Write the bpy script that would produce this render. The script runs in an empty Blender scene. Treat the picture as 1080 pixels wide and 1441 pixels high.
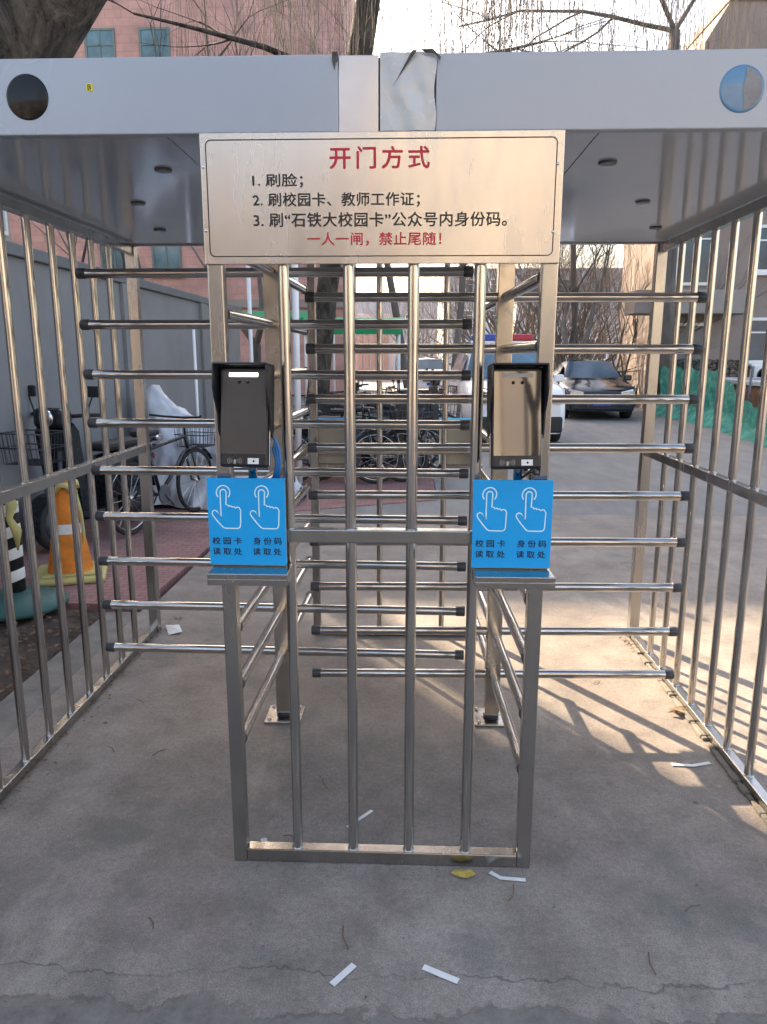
import bpy, bmesh, math, random
from mathutils import Vector, Matrix, Euler, noise as mnoise
S = bpy.context.scene
rad = math.radians
# ------------------------------------------------------------------ camera, sky, sun, exposure
cam = bpy.data.objects.new('camera', bpy.data.cameras.new('camera'))
S.collection.objects.link(cam)
cam.data.sensor_fit = 'HORIZONTAL'; cam.data.sensor_width = 36.0
cam.data.lens = 36.0 * 1040.44 / 1080.0
cam.data.clip_start = 0.05; cam.data.clip_end = 2000
cam.matrix_world = Matrix(((.99931, -.00881, .03606, 0), (.0371, .20662, -.97772, 0), (.00117, .97838, .2068, 1.55), (0, 0, 0, 1)))
S.camera = cam
SUN_EL, SUN_AZ = rad(30), rad(-34)          # azimuth from +Y (into the picture), negative = to the left
W = bpy.data.worlds.new('World'); S.world = W; W.use_nodes = True
nt = W.node_tree; nt.nodes.clear()
sky = nt.nodes.new('ShaderNodeTexSky'); sky.sky_type = 'NISHITA'; sky.sun_disc = False
sky.sun_elevation = SUN_EL; sky.sun_rotation = SUN_AZ
sky.air_density = 1.0; sky.dust_density = 3.5; sky.ozone_density = 1.0
bg = nt.nodes.new('ShaderNodeBackground'); bg.inputs[1].default_value = 0.15
wo = nt.nodes.new('ShaderNodeOutputWorld')
wb = nt.nodes.new('ShaderNodeMix'); wb.data_type = 'RGBA'; wb.blend_type = 'MULTIPLY'; wb.inputs[0].default_value = 1
wb.inputs[7].default_value = (1.0, .905, .80, 1)          # white balance for open shade
nt.links.new(sky.outputs[0], wb.inputs[6]); nt.links.new(wb.outputs[2], bg.inputs[0]); nt.links.new(bg.outputs[0], wo.inputs[0])
sl = bpy.data.lights.new('sun', 'SUN'); sl.energy = 3.7; sl.angle = rad(0.5); sl.color = (1, .80, .56)
so = bpy.data.objects.new('sun', sl); S.collection.objects.link(so)
sd = Vector((math.sin(SUN_AZ) * math.cos(SUN_EL), math.cos(SUN_AZ) * math.cos(SUN_EL), math.sin(SUN_EL)))
so.rotation_euler = sd.to_track_quat('Z', 'Y').to_euler()
S.view_settings.view_transform = 'Standard'; S.view_settings.look = 'None'
S.view_settings.gamma = 1; S.view_settings.exposure = 2.35
S.cycles.max_bounces = 8; S.cycles.glossy_bounces = 5; S.cycles.diffuse_bounces = 3
S.cycles.sample_clamp_indirect = 6.0
try: S.cycles.use_denoising = True
except Exception: pass
rng = random.Random(7)

# ------------------------------------------------------------------ materials
def nodes(name):
    m = bpy.data.materials.new(name); m.use_nodes = True
    t = m.node_tree; b = t.nodes['Principled BSDF']
    return m, t, b
def N(t, typ, **kw):
    n = t.nodes.new(typ)
    for k, v in kw.items(): setattr(n, k, v)
    return n
def noise(t, scale, detail=6, rough=.6, coord='Object', stretch=None):
    tc = N(t, 'ShaderNodeTexCoord')
    n = N(t, 'ShaderNodeTexNoise'); n.inputs['Scale'].default_value = scale
    n.inputs['Detail'].default_value = detail; n.inputs['Roughness'].default_value = rough
    src = tc.outputs[coord]
    if stretch:
        mp = N(t, 'ShaderNodeMapping'); mp.inputs['Scale'].default_value = stretch
        t.links.new(src, mp.inputs[0]); src = mp.outputs[0]
    t.links.new(src, n.inputs['Vector'])
    return n
def ramp(t, fac, stops):
    r = N(t, 'ShaderNodeValToRGB')
    e = r.color_ramp.elements
    while len(e) < len(stops): e.new(.5)
    for i, (p, c) in enumerate(stops):
        e[i].position = p; e[i].color = (c, c, c, 1) if not hasattr(c, '__len__') else (*c, 1)
    t.links.new(fac, r.inputs[0])
    return r.outputs[0]
def mixc(t, a, b, fac, blend='MIX'):
    m = N(t, 'ShaderNodeMix'); m.data_type = 'RGBA'; m.blend_type = blend
    for v, i in ((fac, 0), (a, 6), (b, 7)):
        if hasattr(v, 'links'): t.links.new(v, m.inputs[i])
        elif i == 0: m.inputs[0].default_value = v
        else: m.inputs[i].default_value = (*v, 1)
    return m.outputs[2]
def bump(t, b, h, strength=.2, dist=.01):
    bp = N(t, 'ShaderNodeBump'); bp.inputs['Strength'].default_value = strength; bp.inputs['Distance'].default_value = dist
    t.links.new(h, bp.inputs['Height']); t.links.new(bp.outputs[0], b.inputs['Normal'])
def mat(name, col, rough=.5, metal=0, var=.15, scale=8, bmp=0, rvar=.1, spec=None, stretch=None, coord='Object', bdist=.01, detail=None):
    """plain surface with procedural mottling of colour, gloss and relief"""
    m, t, b = nodes(name)
    if detail is None: detail = 2 if metal > .1 else 6
    n = noise(t, scale, detail, stretch=stretch, coord=coord)
    lo = tuple(c * (1 - var) for c in col); hi = tuple(min(1, c * (1 + var)) for c in col)
    t.links.new(ramp(t, n.outputs[0], [(.3, lo), (.7, hi)]), b.inputs['Base Color'])
    n2 = noise(t, scale * 3.1, detail, stretch=stretch, coord=coord)
    t.links.new(ramp(t, n2.outputs[0], [(.3, max(0, rough - rvar)), (.7, min(1, rough + rvar))]), b.inputs['Roughness'])
    b.inputs['Metallic'].default_value = metal
    if spec is not None: b.inputs['IOR'].default_value = spec
    if bmp: bump(t, b, n2.outputs[0], bmp, bdist)
    return m
M = {}
M['tube'] = mat('polished_stainless_tube', (.52, .50, .475), .14, 1, .10, 5, 0, .06)
M['flat'] = mat('brushed_stainless_square_tube', (.44, .425, .40), .23, 1, .08, 7, 0, .06, stretch=(1, 1, .15))
M['hubmetal'] = mat('stainless_hub', (.52, .48, .42), .22, 1, .16, 6, 0, .08)
M['cap'] = mat('grey_plastic_cap', (.045, .05, .06), .45, 0, .2, 30)
M['rubber'] = mat('black_rubber', (.018, .018, .02), .65, 0, .2, 30)
M['blackp'] = mat('black_plastic', (.010, .012, .017), .35, 0, .2, 20)
M['bluesheet'] = mat('blue_printed_sheet', (.0, .345, .77), .5, 0, .04, 6)
M['beigebox'] = mat('grey_beige_plastic', (.42, .42, .37), .45, 0, .08, 8)
M['whiteink'] = mat('pale_blue_white_ink', (.62, .86, .95), .5, 0, .03, 6)
M['navyink'] = mat('dark_navy_ink', (.01, .015, .06), .5, 0, .03, 6)
M['blackink'] = mat('black_ink', (.012, .011, .010), .5, 0, .03, 6)
M['redink'] = mat('red_ink', (.48, .012, .03), .45, 0, .05, 6)
M['bluecable'] = mat('blue_cable', (.02, .16, .42), .4, 0, .1, 20)
M['label'] = mat('white_label', (.75, .75, .73), .5, 0, .04, 10)
M['greyink'] = mat('grey_ink', (.35, .35, .33), .4, 0, .03, 10)
M['yellow'] = mat('yellow_sticker', (.75, .68, .02), .5, 0, .05, 20)
M['tape'] = mat('white_paper_tape', (.72, .72, .70), .7, 0, .08, 40)
M['darktape'] = mat('dark_torn_tape', (.05, .045, .035), .5, 0, .4, 60)
M['tyre'] = mat('tyre', (.02, .02, .02), .75, 0, .2, 20)
M['chrome'] = mat('chrome', (.7, .7, .7), .15, 1, .05, 20)
def barkmat(name, lo, hi, sc, bd):
    m, t, b = nodes(name)
    n = noise(t, sc, 5, .65, stretch=(1, 1, .33)); n.inputs['Distortion'].default_value = .8
    n2 = noise(t, sc * 5, 5, .7, stretch=(1, 1, .5)); big = noise(t, 1.1, 3)
    c = ramp(t, n.outputs[0], [(.38, lo), (.50, tuple((x + y) / 2 for x, y in zip(lo, hi))), (.66, hi)])
    c = mixc(t, c, ramp(t, n2.outputs[0], [(.3, .6), (.7, 1.35)]), .8, 'MULTIPLY')
    c = mixc(t, c, (.05, .055, .04), ramp(t, big.outputs[0], [(.5, 0.0), (.7, .5)]))
    t.links.new(c, b.inputs['Base Color']); b.inputs['Roughness'].default_value = .92
    ad = N(t, 'ShaderNodeMath', operation='MULTIPLY_ADD'); t.links.new(n2.outputs[0], ad.inputs[0]); ad.inputs[1].default_value = .25; t.links.new(n.outputs[0], ad.inputs[2])
    bump(t, b, ad.outputs[0], 1.0, bd)
    return m
M['bark'] = barkmat('dark_fissured_bark', (.018, .014, .012), (.13, .105, .085), 5.5, .10)
M['barkgrey'] = mat('grey_bark', (.13, .115, .105), .9, 0, .4, 5, .9, .05, stretch=(1, 1, .25), bdist=.04)
M['twig'] = mat('bare_twigs', (.105, .075, .062), .85, 0, .3, 3)
M['willow'] = mat('willow_twigs', (.095, .078, .068), .85, 0, .3, 3)
M['leafdry'] = mat('dry_leaf', (.16, .10, .055), .8, 0, .4, 40)
M['leafyellow'] = mat('yellow_leaf', (.42, .31, .07), .7, 0, .25, 40)
M['white'] = mat('white_paint', (.74, .74, .74), .35, 0, .04, 4)
M['greennet'] = mat('green_netting', (.03, .25, .205), .8, 0, .45, 5, 1.0, .05, bdist=.05)
M['greenroof'] = mat('green_awning_cloth', (.0, .26, .10), .6, 0, .15, 3)
M['tarp'] = mat('grey_white_tarp', (.46, .47, .50), .34, 0, .30, 2.2, .35, .1, bdist=.03)
M['orange'] = mat('orange_plastic', (.66, .20, .012), .5, 0, .30, 9)
M['yellowbase'] = mat('yellowed_plastic', (.50, .44, .17), .6, 0, .15, 10)
M['greenpaint'] = mat('dark_green_plastic', (.03, .10, .085), .55, 0, .2, 12)
M['carblack'] = mat('black_car_paint', (.009, .015, .026), .14, 0, .1, 2, spec=1.55)
M['carwhite'] = mat('white_car_paint', (.74, .74, .76), .2, 0, .02, 2)
M['carsilver'] = mat('silver_car_paint', (.45, .46, .48), .25, .4, .03, 2)
M['soil'] = mat('soil', (.085, .062, .048), .95, 0, .5, 9, 1.0, .03, bdist=.05)
M['kerb'] = mat('kerb_concrete', (.20, .185, .165), .9, 0, .3, 7, .5, .03, bdist=.01)
M['hedge'] = mat('clipped_hedge_leaf', (.045, .055, .025), .7, 0, .4, 6)
M['evergreen'] = mat('evergreen_needles', (.03, .045, .022), .7, 0, .35, 5)
M['planterbrown'] = mat('brown_brick_planter', (.21, .105, .065), .85, 0, .3, 5, .5)
M['greywall'] = mat('grey_painted_wall', (.20, .20, .205), .75, 0, .14, .9, .15, .05, bdist=.01)
M['capgrey'] = mat('wall_cap', (.12, .13, .14), .7, 0, .15, 2)
M['frame_teal'] = mat('grey_teal_window_frame', (.13, .18, .185), .5, 0, .08, 3)
M['frame_w'] = mat('white_window_frame', (.76, .77, .78), .4, 0, .05, 3)

def glass(name, col, rough=.05, ior=1.6):
    m, t, b = nodes(name)
    n = noise(t, .7)
    t.links.new(ramp(t, n.outputs[0], [(.35, tuple(c * .6 for c in col)), (.65, tuple(min(1, c * 1.4) for c in col))]), b.inputs['Base Color'])
    b.inputs['Roughness'].default_value = rough; b.inputs['IOR'].default_value = ior
    return m
M['winglass'] = glass('blue_window_glass', (.10, .19, .23), .10, 1.5)
M['windark'] = glass('dark_window_glass', (.05, .085, .12), .10, 1.4)
M['carglass'] = glass('car_glass', (.045, .075, .105), .12, 1.45)
M['bluescreen'] = glass('van_windscreen', (.06, .14, .20), .06, 1.8)
M['screen'] = glass('terminal_screen', (.016, .016, .018), .03, 2.3)
M['screendim'] = glass('terminal_screen_on', (.05, .05, .052), .22, 1.5)
M['lens'] = glass('dark_lens', (.010, .009, .009), .12, 1.35)
M['reflectlens'] = glass('painted_reflection_blue', (.06, .16, .27), .15, 1.7)  # reflected sky put into the disc colour
def emit(name, col, s):
    m, t, b = nodes(name)
    b.inputs['Base Color'].default_value = (*col, 1); b.inputs['Emission Color'].default_value = (*col, 1)
    b.inputs['Emission Strength'].default_value = s
    return m
M['led'] = emit('lit_light_bar', (.85, 1, .80), 1.2)
M['beaconred'] = mat('red_beacon', (.40, .02, .045), .35, 0, .05, 5)
M['beaconblue'] = mat('blue_beacon', (.015, .07, .36), .35, 0, .05, 5)

# white coated fascia
M['fascia'] = mat('silver_white_fascia', (.345, .375, .42), .30, .2, .03, 1.1, 0, .03)
M['jointfilm'] = mat('crumpled_clear_film', (.46, .47, .47), .26, .25, .10, 4, .12, .06, bdist=.02)
M['jointplate'] = mat('polished_joint_plate', (.50, .47, .46), .22, .7, .06, 3, 0, .06)
M['soffit'] = mat('dark_grey_gloss_soffit', (.46, .49, .545), .10, .1, .06, 1.2, .04, .04, spec=1.7, bdist=.01)
M['edge'] = mat('dark_edge_trim', (.10, .105, .115), .35, .3, .1, 3)
M['signplate'] = mat('champagne_brushed_steel', (.62, .56, .495), .25, .85, .05, 3, .012, .05, stretch=(2.2, 1, .5), bdist=.02)

# concrete pavement with cracks, stains and a rougher strip close to the camera
def concrete():
    m, t, b = nodes('worn_concrete')
    big = noise(t, .9, 8, .62); mid = noise(t, 4.5, 8, .66); fine = noise(t, 60, 6, .7)
    sep = N(t, 'ShaderNodeSeparateXYZ'); tc = N(t, 'ShaderNodeTexCoord'); t.links.new(tc.outputs['Object'], sep.inputs[0])
    base = ramp(t, big.outputs[0], [(.30, (.178, .149, .129)), (.50, (.246, .210, .183)), (.70, (.330, .286, .248))])
    midc = ramp(t, mid.outputs[0], [(.30, .60), (.5, 1.0), (.70, 1.30)])
    c = mixc(t, base, midc, .85, 'MULTIPLY')
    finec = ramp(t, fine.outputs[0], [(.34, .62), (.66, 1.30)])
    c = mixc(t, c, finec, .5, 'MULTIPLY')
    # greenish damp stains
    st = noise(t, 1.7, 6, .7); c = mixc(t, c, (.135, .135, .118), ramp(t, st.outputs[0], [(.54, 0.0), (.66, .75)]))
    # pale cement smears
    sm = noise(t, 2.3, 9, .75, stretch=(1, .45, 1)); c = mixc(t, c, (.40, .355, .30), ramp(t, sm.outputs[0], [(.55, 0.0), (.70, .7)]))
    dk = noise(t, 7.5, 8, .75); c = mixc(t, c, (.085, .075, .068), ramp(t, dk.outputs[0], [(.60, 0.0), (.70, .6)]))
    gr = noise(t, 230, 2, .5); c = mixc(t, c, ramp(t, gr.outputs[0], [(.35, .72), (.65, 1.22)]), .8, 'MULTIPLY')
    def line(axis, at, amp, sc, w, soft, off=0):
        n = noise(t, sc, 5, .7)
        n.inputs['Distortion'].default_value = .3
        a = N(t, 'ShaderNodeMath', operation='SUBTRACT'); t.links.new(n.outputs[0], a.inputs[0]); a.inputs[1].default_value = .5
        a2 = N(t, 'ShaderNodeMath', operation='MULTIPLY_ADD'); t.links.new(a.outputs[0], a2.inputs[0]); a2.inputs[1].default_value = amp
        t.links.new(sep.outputs[axis], a2.inputs[2])
        d = N(t, 'ShaderNodeMath', operation='SUBTRACT'); t.links.new(a2.outputs[0], d.inputs[0]); d.inputs[1].default_value = at
        ab = N(t, 'ShaderNodeMath', operation='ABSOLUTE'); t.links.new(d.outputs[0], ab.inputs[0])
        mr = N(t, 'ShaderNodeMapRange'); mr.inputs[1].default_value = w; mr.inputs[2].default_value = w + soft
        mr.inputs[3].default_value = 1; mr.inputs[4].default_value = 0
        t.links.new(ab.outputs[0], mr.inputs[0])
        return mr.outputs[0], d.outputs[0]
    cr, _ = line(1, 1.60, .22, 2.2, .0012, .003)
    cr2, side = line(1, 1.50, .34, 2.6, .003, .008)
    cr3, _ = line(1, 7.30, .02, 1, .012, .01)
    # rougher strip on the near side of the second crack
    mr = N(t, 'ShaderNodeMapRange'); mr.inputs[1].default_value = -.012; mr.inputs[2].default_value = .0; mr.inputs[3].default_value = .8; mr.inputs[4].default_value = 0
    t.links.new(side, mr.inputs[0])
    rough2 = noise(t, 14, 8, .75)
    strip = ramp(t, rough2.outputs[0], [(.32, (.085, .078, .070)), (.5, (.16, .146, .132)), (.7, (.23, .21, .19))])
    c = mixc(t, c, strip, mr.outputs[0])
    # broken hairline cracks
    for f, k in ((cr, .6), (cr2, .5), (cr3, .6)):
        gate = noise(t, 3.3, 3, .6)
        g = ramp(t, gate.outputs[0], [(.36, .25), (.55, 1.0)])
        mu = N(t, 'ShaderNodeMath', operation='MULTIPLY'); t.links.new(f, mu.inputs[0]); t.links.new(g, mu.inputs[1])
        mk = N(t, 'ShaderNodeMath', operation='MULTIPLY'); t.links.new(mu.outputs[0], mk.inputs[0]); mk.inputs[1].default_value = k
        c = mixc(t, c, (.05, .045, .04), mk.outputs[0])
    # small dark spots
    v = N(t, 'ShaderNodeTexVoronoi'); v.inputs['Scale'].default_value = 2.6; t.links.new(tc.outputs['Object'], v.inputs['Vector'])
    c = mixc(t, c, (.05, .045, .042), ramp(t, v.outputs['Distance'], [(.018, .85), (.036, 0.0)]))
    t.links.new(c, b.inputs['Base Color'])
    t.links.new(ramp(t, mid.outputs[0], [(.3, .62), (.7, .88)]), b.inputs['Roughness'])
    ad = N(t, 'ShaderNodeMath', operation='ADD'); t.links.new(mid.outputs[0], ad.inputs[0]); t.links.new(fine.outputs[0], ad.inputs[1])
    bump(t, b, ad.outputs[0], .30, .008)
    return m
M['concrete'] = concrete()
def roadmat():
    m, t, b = nodes('grey_road')
    big = noise(t, .25, 8, .6); mid = noise(t, 2.2, 8, .65, stretch=(1.6, .5, 1)); fine = noise(t, 40, 5, .7)
    c = ramp(t, big.outputs[0], [(.3, (.16, .158, .155)), (.7, (.235, .228, .22))])
    c = mixc(t, c, ramp(t, mid.outputs[0], [(.3, .72), (.7, 1.22)]), .8, 'MULTIPLY')
    c = mixc(t, c, ramp(t, fine.outputs[0], [(.3, .85), (.7, 1.12)]), .6, 'MULTIPLY')
    t.links.new(c, b.inputs['Base Color']); b.inputs['Roughness'].default_value = .8
    bump(t, b, fine.outputs[0], .2, .005)
    return m
M['road'] = roadmat()
def bricks(name, c1, c2, mortar, scale, bw=.5, rh=.25, rough=.85, msize=.02, vertical=False):
    m, t, b = nodes(name)
    tc = N(t, 'ShaderNodeTexCoord'); br = N(t, 'ShaderNodeTexBrick')
    src = tc.outputs['Object']
    if vertical:
        s = N(t, 'ShaderNodeSeparateXYZ'); t.links.new(src, s.inputs[0])
        a = N(t, 'ShaderNodeMath', operation='ADD'); t.links.new(s.outputs[0], a.inputs[0]); t.links.new(s.outputs[1], a.inputs[1])
        cb = N(t, 'ShaderNodeCombineXYZ'); t.links.new(a.outputs[0], cb.inputs[0]); t.links.new(s.outputs[2], cb.inputs[1])
        src = cb.outputs[0]
    t.links.new(src, br.inputs['Vector'])
    br.inputs['Scale'].default_value = scale; br.inputs['Color1'].default_value = (*c1, 1); br.inputs['Color2'].default_value = (*c2, 1)
    br.inputs['Mortar'].default_value = (*mortar, 1); br.inputs['Mortar Size'].default_value = msize
    br.inputs['Brick Width'].default_value = bw; br.inputs['Row Height'].default_value = rh
    n = noise(t, 1.3, 7, .65)
    c = mixc(t, br.outputs[0], ramp(t, n.outputs[0], [(.3, .7), (.7, 1.25)]), .8, 'MULTIPLY')
    t.links.new(c, b.inputs['Base Color']); b.inputs['Roughness'].default_value = rough
    bump(t, b, br.outputs['Fac'], -.3, .006)
    return m
M['paving'] = bricks('red_paving_brick', (.27, .130, .120), (.33, .172, .155), (.15, .105, .095), 4.2, .5, .25)
M['pinkwall'] = bricks('pink_tile_wall', (.47, .275, .245), (.52, .31, .275), (.42, .26, .235), 1.0, .6, .28, vertical=True)
M['beigewall'] = mat('beige_rendered_wall', (.28, .225, .20), .85, 0, .12, .5, .2)
M['creamwall'] = mat('cream_rendered_wall', (.40, .37, .33), .85, 0, .12, .4, .2)
M['darkbrick'] = bricks('dark_brown_brick', (.085, .05, .04), (.11, .065, .05), (.12, .10, .09), 4, .5, .25, vertical=True)
M['farwall'] = mat('pale_far_wall', (.37, .40, .44), .85, 0, .08, .2)
M['ledge'] = mat('grey_pink_ledge', (.29, .255, .24), .85, 0, .1, .6)

# ------------------------------------------------------------------ mesh helpers
class MB:
    def __init__(s): s.v = []; s.f = []; s.sm = []
    def add(s, vs, fs, smooth=False):
        o = len(s.v); s.v += [tuple(v) for v in vs]; s.f += [tuple(i + o for i in f) for f in fs]; s.sm += [smooth] * len(fs)
        return s
    def box(s, lo, hi, bev=0.0, mtx=None):
        bm = bmesh.new(); bmesh.ops.create_cube(bm, size=1)
        for v in bm.verts: v.co = Vector([lo[i] + (v.co[i] + .5) * (hi[i] - lo[i]) for i in range(3)])
        if bev: bmesh.ops.bevel(bm, geom=bm.edges[:], offset=bev, segments=2, affect='EDGES', profile=.5)
        if mtx: bm.transform(mtx)
        bm.verts.index_update()
        s.add([v.co for v in bm.verts], [[v.index for v in f.verts] for f in bm.faces]); bm.free()
        return s
    def tube(s, pts, r, n=12, caps=True):
        """swept tube through points; r a number or one per point"""
        pts = [Vector(p) for p in pts]; k = len(pts)
        rs = [r] * k if not hasattr(r, '__len__') else r
        vs = []; ref = None
        for i, p in enumerate(pts):
            d = (pts[min(i + 1, k - 1)] - pts[max(i - 1, 0)])
            if d.length < 1e-9: d = Vector((0, 0, 1))
            d.normalize()
            if ref is None: ref = Vector((1, 0, 0)) if abs(d.x) < .9 else Vector((0, 1, 0))
            u = d.cross(ref).normalized(); w = d.cross(u); ref = -w if False else u.cross(d)
            for j in range(n):
                a = 2 * math.pi * j / n
                vs.append(p + (u * math.cos(a) + w * math.sin(a)) * rs[i])
        fs = []
        for i in range(k - 1):
            for j in range(n):
                a = i * n + j; b = i * n + (j + 1) % n
                fs.append((a, b, b + n, a + n))
        s.add(vs, fs, True)
        if caps:
            o = len(s.v) - len(vs)
            s.f += [tuple(o + j for j in range(n))[::-1], tuple(o + (k - 1) * n + j for j in range(n))]; s.sm += [False, False]
        return s
    def lathe(s, prof, n=24, mtx=None):
        """profile of (radius, z) round the z axis"""
        vs = []
        for (r, z) in prof:
            for j in range(n):
                a = 2 * math.pi * j / n; p = Vector((r * math.cos(a), r * math.sin(a), z)); vs.append(mtx @ p if mtx else p)
        fs = []
        for i in range(len(prof) - 1):
            for j in range(n):
                a = i * n + j; b = i * n + (j + 1) % n; fs.append((a, b, b + n, a + n))
        s.add(vs, fs, True); o = len(s.v) - len(vs)
        if prof[0][0] > 1e-6: s.f.append(tuple(o + j for j in range(n))[::-1]); s.sm.append(False)
        if prof[-1][0] > 1e-6: s.f.append(tuple(o + (len(prof) - 1) * n + j for j in range(n))); s.sm.append(False)
        return s
    def prism(s, poly, d0, d1, axis='y', mtx=None):
        """polygon (a, b) extruded along an axis: x->(d,a,b)  y->(a,d,b)  z->(a,b,d)"""
        def P(a, b, d): return {'x': (d, a, b), 'y': (a, d, b), 'z': (a, b, d)}[axis]
        n = len(poly); vs = [Vector(P(a, b, d0)) for a, b in poly] + [Vector(P(a, b, d1)) for a, b in poly]
        if mtx: vs = [mtx @ v for v in vs]
        fs = [tuple(range(n)), tuple(range(2 * n - 1, n - 1, -1))] + [(i, i + n, (i + 1) % n + n, (i + 1) % n) for i in range(n)]
        return s.add(vs, fs)
    def ribbon(s, pts, w, closed=False):
        """flat ribbon in the XZ plane at y = pts' y"""
        k = len(pts); vs = []
        for i in range(k):
            a = Vector(pts[(i - 1) % k] if closed or i else pts[0]); b = Vector(pts[(i + 1) % k] if closed or i < k - 1 else pts[-1])
            d = (b - a); d = d.normalized() if d.length else Vector((1, 0, 0)); nrm = Vector((-d.z, 0, d.x)) * w * .5
            vs += [Vector(pts[i]) - nrm, Vector(pts[i]) + nrm]
        fs = [(2 * i, 2 * ((i + 1) % k), 2 * ((i + 1) % k) + 1, 2 * i + 1) for i in range(k if closed else k - 1)]
        return s.add(vs, fs)
    def build(s, name, m, parent=None, loc=None, fix=True):
        me = bpy.data.meshes.new(name); me.from_pydata([tuple(v) for v in s.v], [], s.f); me.update()
        me.polygons.foreach_set('use_smooth', s.sm)
        if fix and len(s.f) < 40000:
            bm = bmesh.new(); bm.from_mesh(me); bmesh.ops.recalc_face_normals(bm, faces=bm.faces); bm.to_mesh(me); bm.free()
        if m: me.materials.append(m)
        o = bpy.data.objects.new(name, me); S.collection.objects.link(o)
        if parent: o.parent = parent
        if loc: o.location = loc
        return o
def tag(o, label=None, cat=None, group=None, kind=None):
    if label: o['label'] = label
    if cat: o['category'] = cat
    if group: o['group'] = group
    if kind: o['kind'] = kind
    return o
def empty(name, loc, label, cat, group=None, rz=0):
    o = bpy.data.objects.new(name, None); S.collection.objects.link(o); o.location = loc; o.rotation_euler = (0, 0, rz)
    o.empty_display_size = .1
    return tag(o, label, cat, group)
def kids(o): return [c for c in bpy.data.objects if c.parent == o]
def copy_tree(o, parent=None):
    c = o.copy(); S.collection.objects.link(c); c.parent = parent
    for ch in kids(o): copy_tree(ch, c)
    return c
def structure(o): o['kind'] = 'structure'; return o
def text_mesh(body, spacing=1.0, bold=.012):
    cu = bpy.data.curves.new('lettering', 'FONT'); cu.body = body; cu.space_character = spacing; cu.offset = bold; cu.resolution_u = 3
    o = bpy.data.objects.new('lettering', cu); S.collection.objects.link(o)
    bpy.context.view_layer.update()
    me = bpy.data.meshes.new_from_object(o.evaluated_get(bpy.context.evaluated_depsgraph_get()))
    bpy.data.objects.remove(o); bpy.data.curves.remove(cu)
    return me
def letter(body, x0, x1, z0, z1, y, m, parent, spacing=1.0, bold=.012, name='lettering'):
    """flat lettering facing -Y whose ink fills x0..x1, z0..z1; the heavy weight comes from offset strokes, each a hair proud of the last"""
    me = text_mesh(body, spacing, 0.0)
    xs = [v.co.x for v in me.vertices]; ys = [v.co.y for v in me.vertices]
    ax, bx, ay, by = min(xs), max(xs), min(ys), max(ys)
    b = MB(); k = (z1 - z0) / (by - ay)
    for i, (dx, dz) in enumerate(((0, 0), (-1, .35), (1, -.35), (-.4, -.8), (.4, .8))):
        e = bold * .78 * k
        b.add([(x0 + (v.co.x - ax) / (bx - ax) * (x1 - x0) + dx * e, y - .00006 * i, z0 + (v.co.y - ay) / (by - ay) * (z1 - z0) + dz * e) for v in me.vertices], [tuple(p.vertices) for p in me.polygons])
    bpy.data.meshes.remove(me)
    return b.build(name, m, parent, fix=False)

# ------------------------------------------------------------------ the ground
def sheet(name, pts, z, m):
    b = MB(); b.add([(x, y, z) for x, y in pts], [tuple(range(len(pts)))]); return structure(b.build(name, m))
def slab(name, pts, z0, z1, m):
    b = MB(); b.prism(pts, z0, z1, 'z'); return structure(b.build(name, m))
sheet('ground', [(-400, -400), (400, -400), (400, 600), (-400, 600)], -.06, M['road'])
slab('road', [(-1.62, 7.30), (30, 7.30), (30, 120), (-3.0, 120), (-3.0, 18), (.3, 18), (.3, 8.0), (-1.2, 7.32)], -.055, -.006, M['road'])
slab('pavement', [(-1.66, -6), (30, -6), (30, 7.292), (-1.62, 7.292), (-1.62, 4.5), (-1.66, 4.3)], -.055, 0, M['concrete'])
slab('brick_pavement', [(-3.1, 4.42), (-1.70, 4.42), (-1.66, 5.9), (-1.66, 7.29), (-1.2, 7.33), (.29, 8.01), (.29, 17.99), (-3.1, 17.99)], -.055, .002, M['paving'])
slab('kerb', [(-1.90, -6), (-1.67, -6), (-1.67, 4.36), (-1.90, 4.36)], -.058, -.03, M['kerb'])
# bare soil bed as a lumpy grid
b = MB(); nx, ny = 16, 90; r2 = random.Random(3)
for j in range(ny + 1):
    for i in range(nx + 1):
        b.v.append((-3.1 + 1.19 * i / nx, -4 + 8.38 * j / ny, -.045 + (.03 * r2.random() if 0 < i < nx else 0)))
for j in range(ny):
    for i in range(nx):
        a = j * (nx + 1) + i; b.f.append((a, a + 1, a + nx + 2, a + nx + 1)); b.sm.append(True)
structure(b.build('soil', M['soil']))
# dry leaf litter on the soil and along the fence feet
b = MB(); r2 = random.Random(11)
def leaf(b, x, y, z, s, r):
    a = r.random() * 6.28; t = r.uniform(-.5, .5); k = r.uniform(-.4, .4)
    u = Vector((math.cos(a), math.sin(a), t * .5)) * s; w = Vector((-math.sin(a), math.cos(a), k * .6)) * s * .45
    p = Vector((x, y, z)); q = Vector((0, 0, s * .25))
    b.add([p - u, p - w + q, p + u, p + w + q, p], [(0, 1, 4), (1, 2, 4), (2, 3, 4), (3, 0, 4)])
for i in range(900):
    leaf(b, r2.uniform(-3.0, -1.9), r2.uniform(1.5, 4.35), -.012 + r2.random() * .02, r2.uniform(.012, .035), r2)
for i in range(150):
    y = r2.uniform(2.0, 4.2); leaf(b, -1.44 + abs(r2.gauss(0, .03)), y, .008, r2.uniform(.004, .012), r2)
for i in range(60):
    y = r2.choice([3.3, 3.9, 3.95, 2.2]) + r2.gauss(0, .06); leaf(b, 1.235 - abs(r2.gauss(0, .02)), y, .008, r2.uniform(.005, .016), r2)
for i in range(170):
    leaf(b, r2.uniform(-1.4, 1.2), r2.uniform(1.3, 4.2), .004, r2.uniform(.002, .007), r2)
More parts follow.
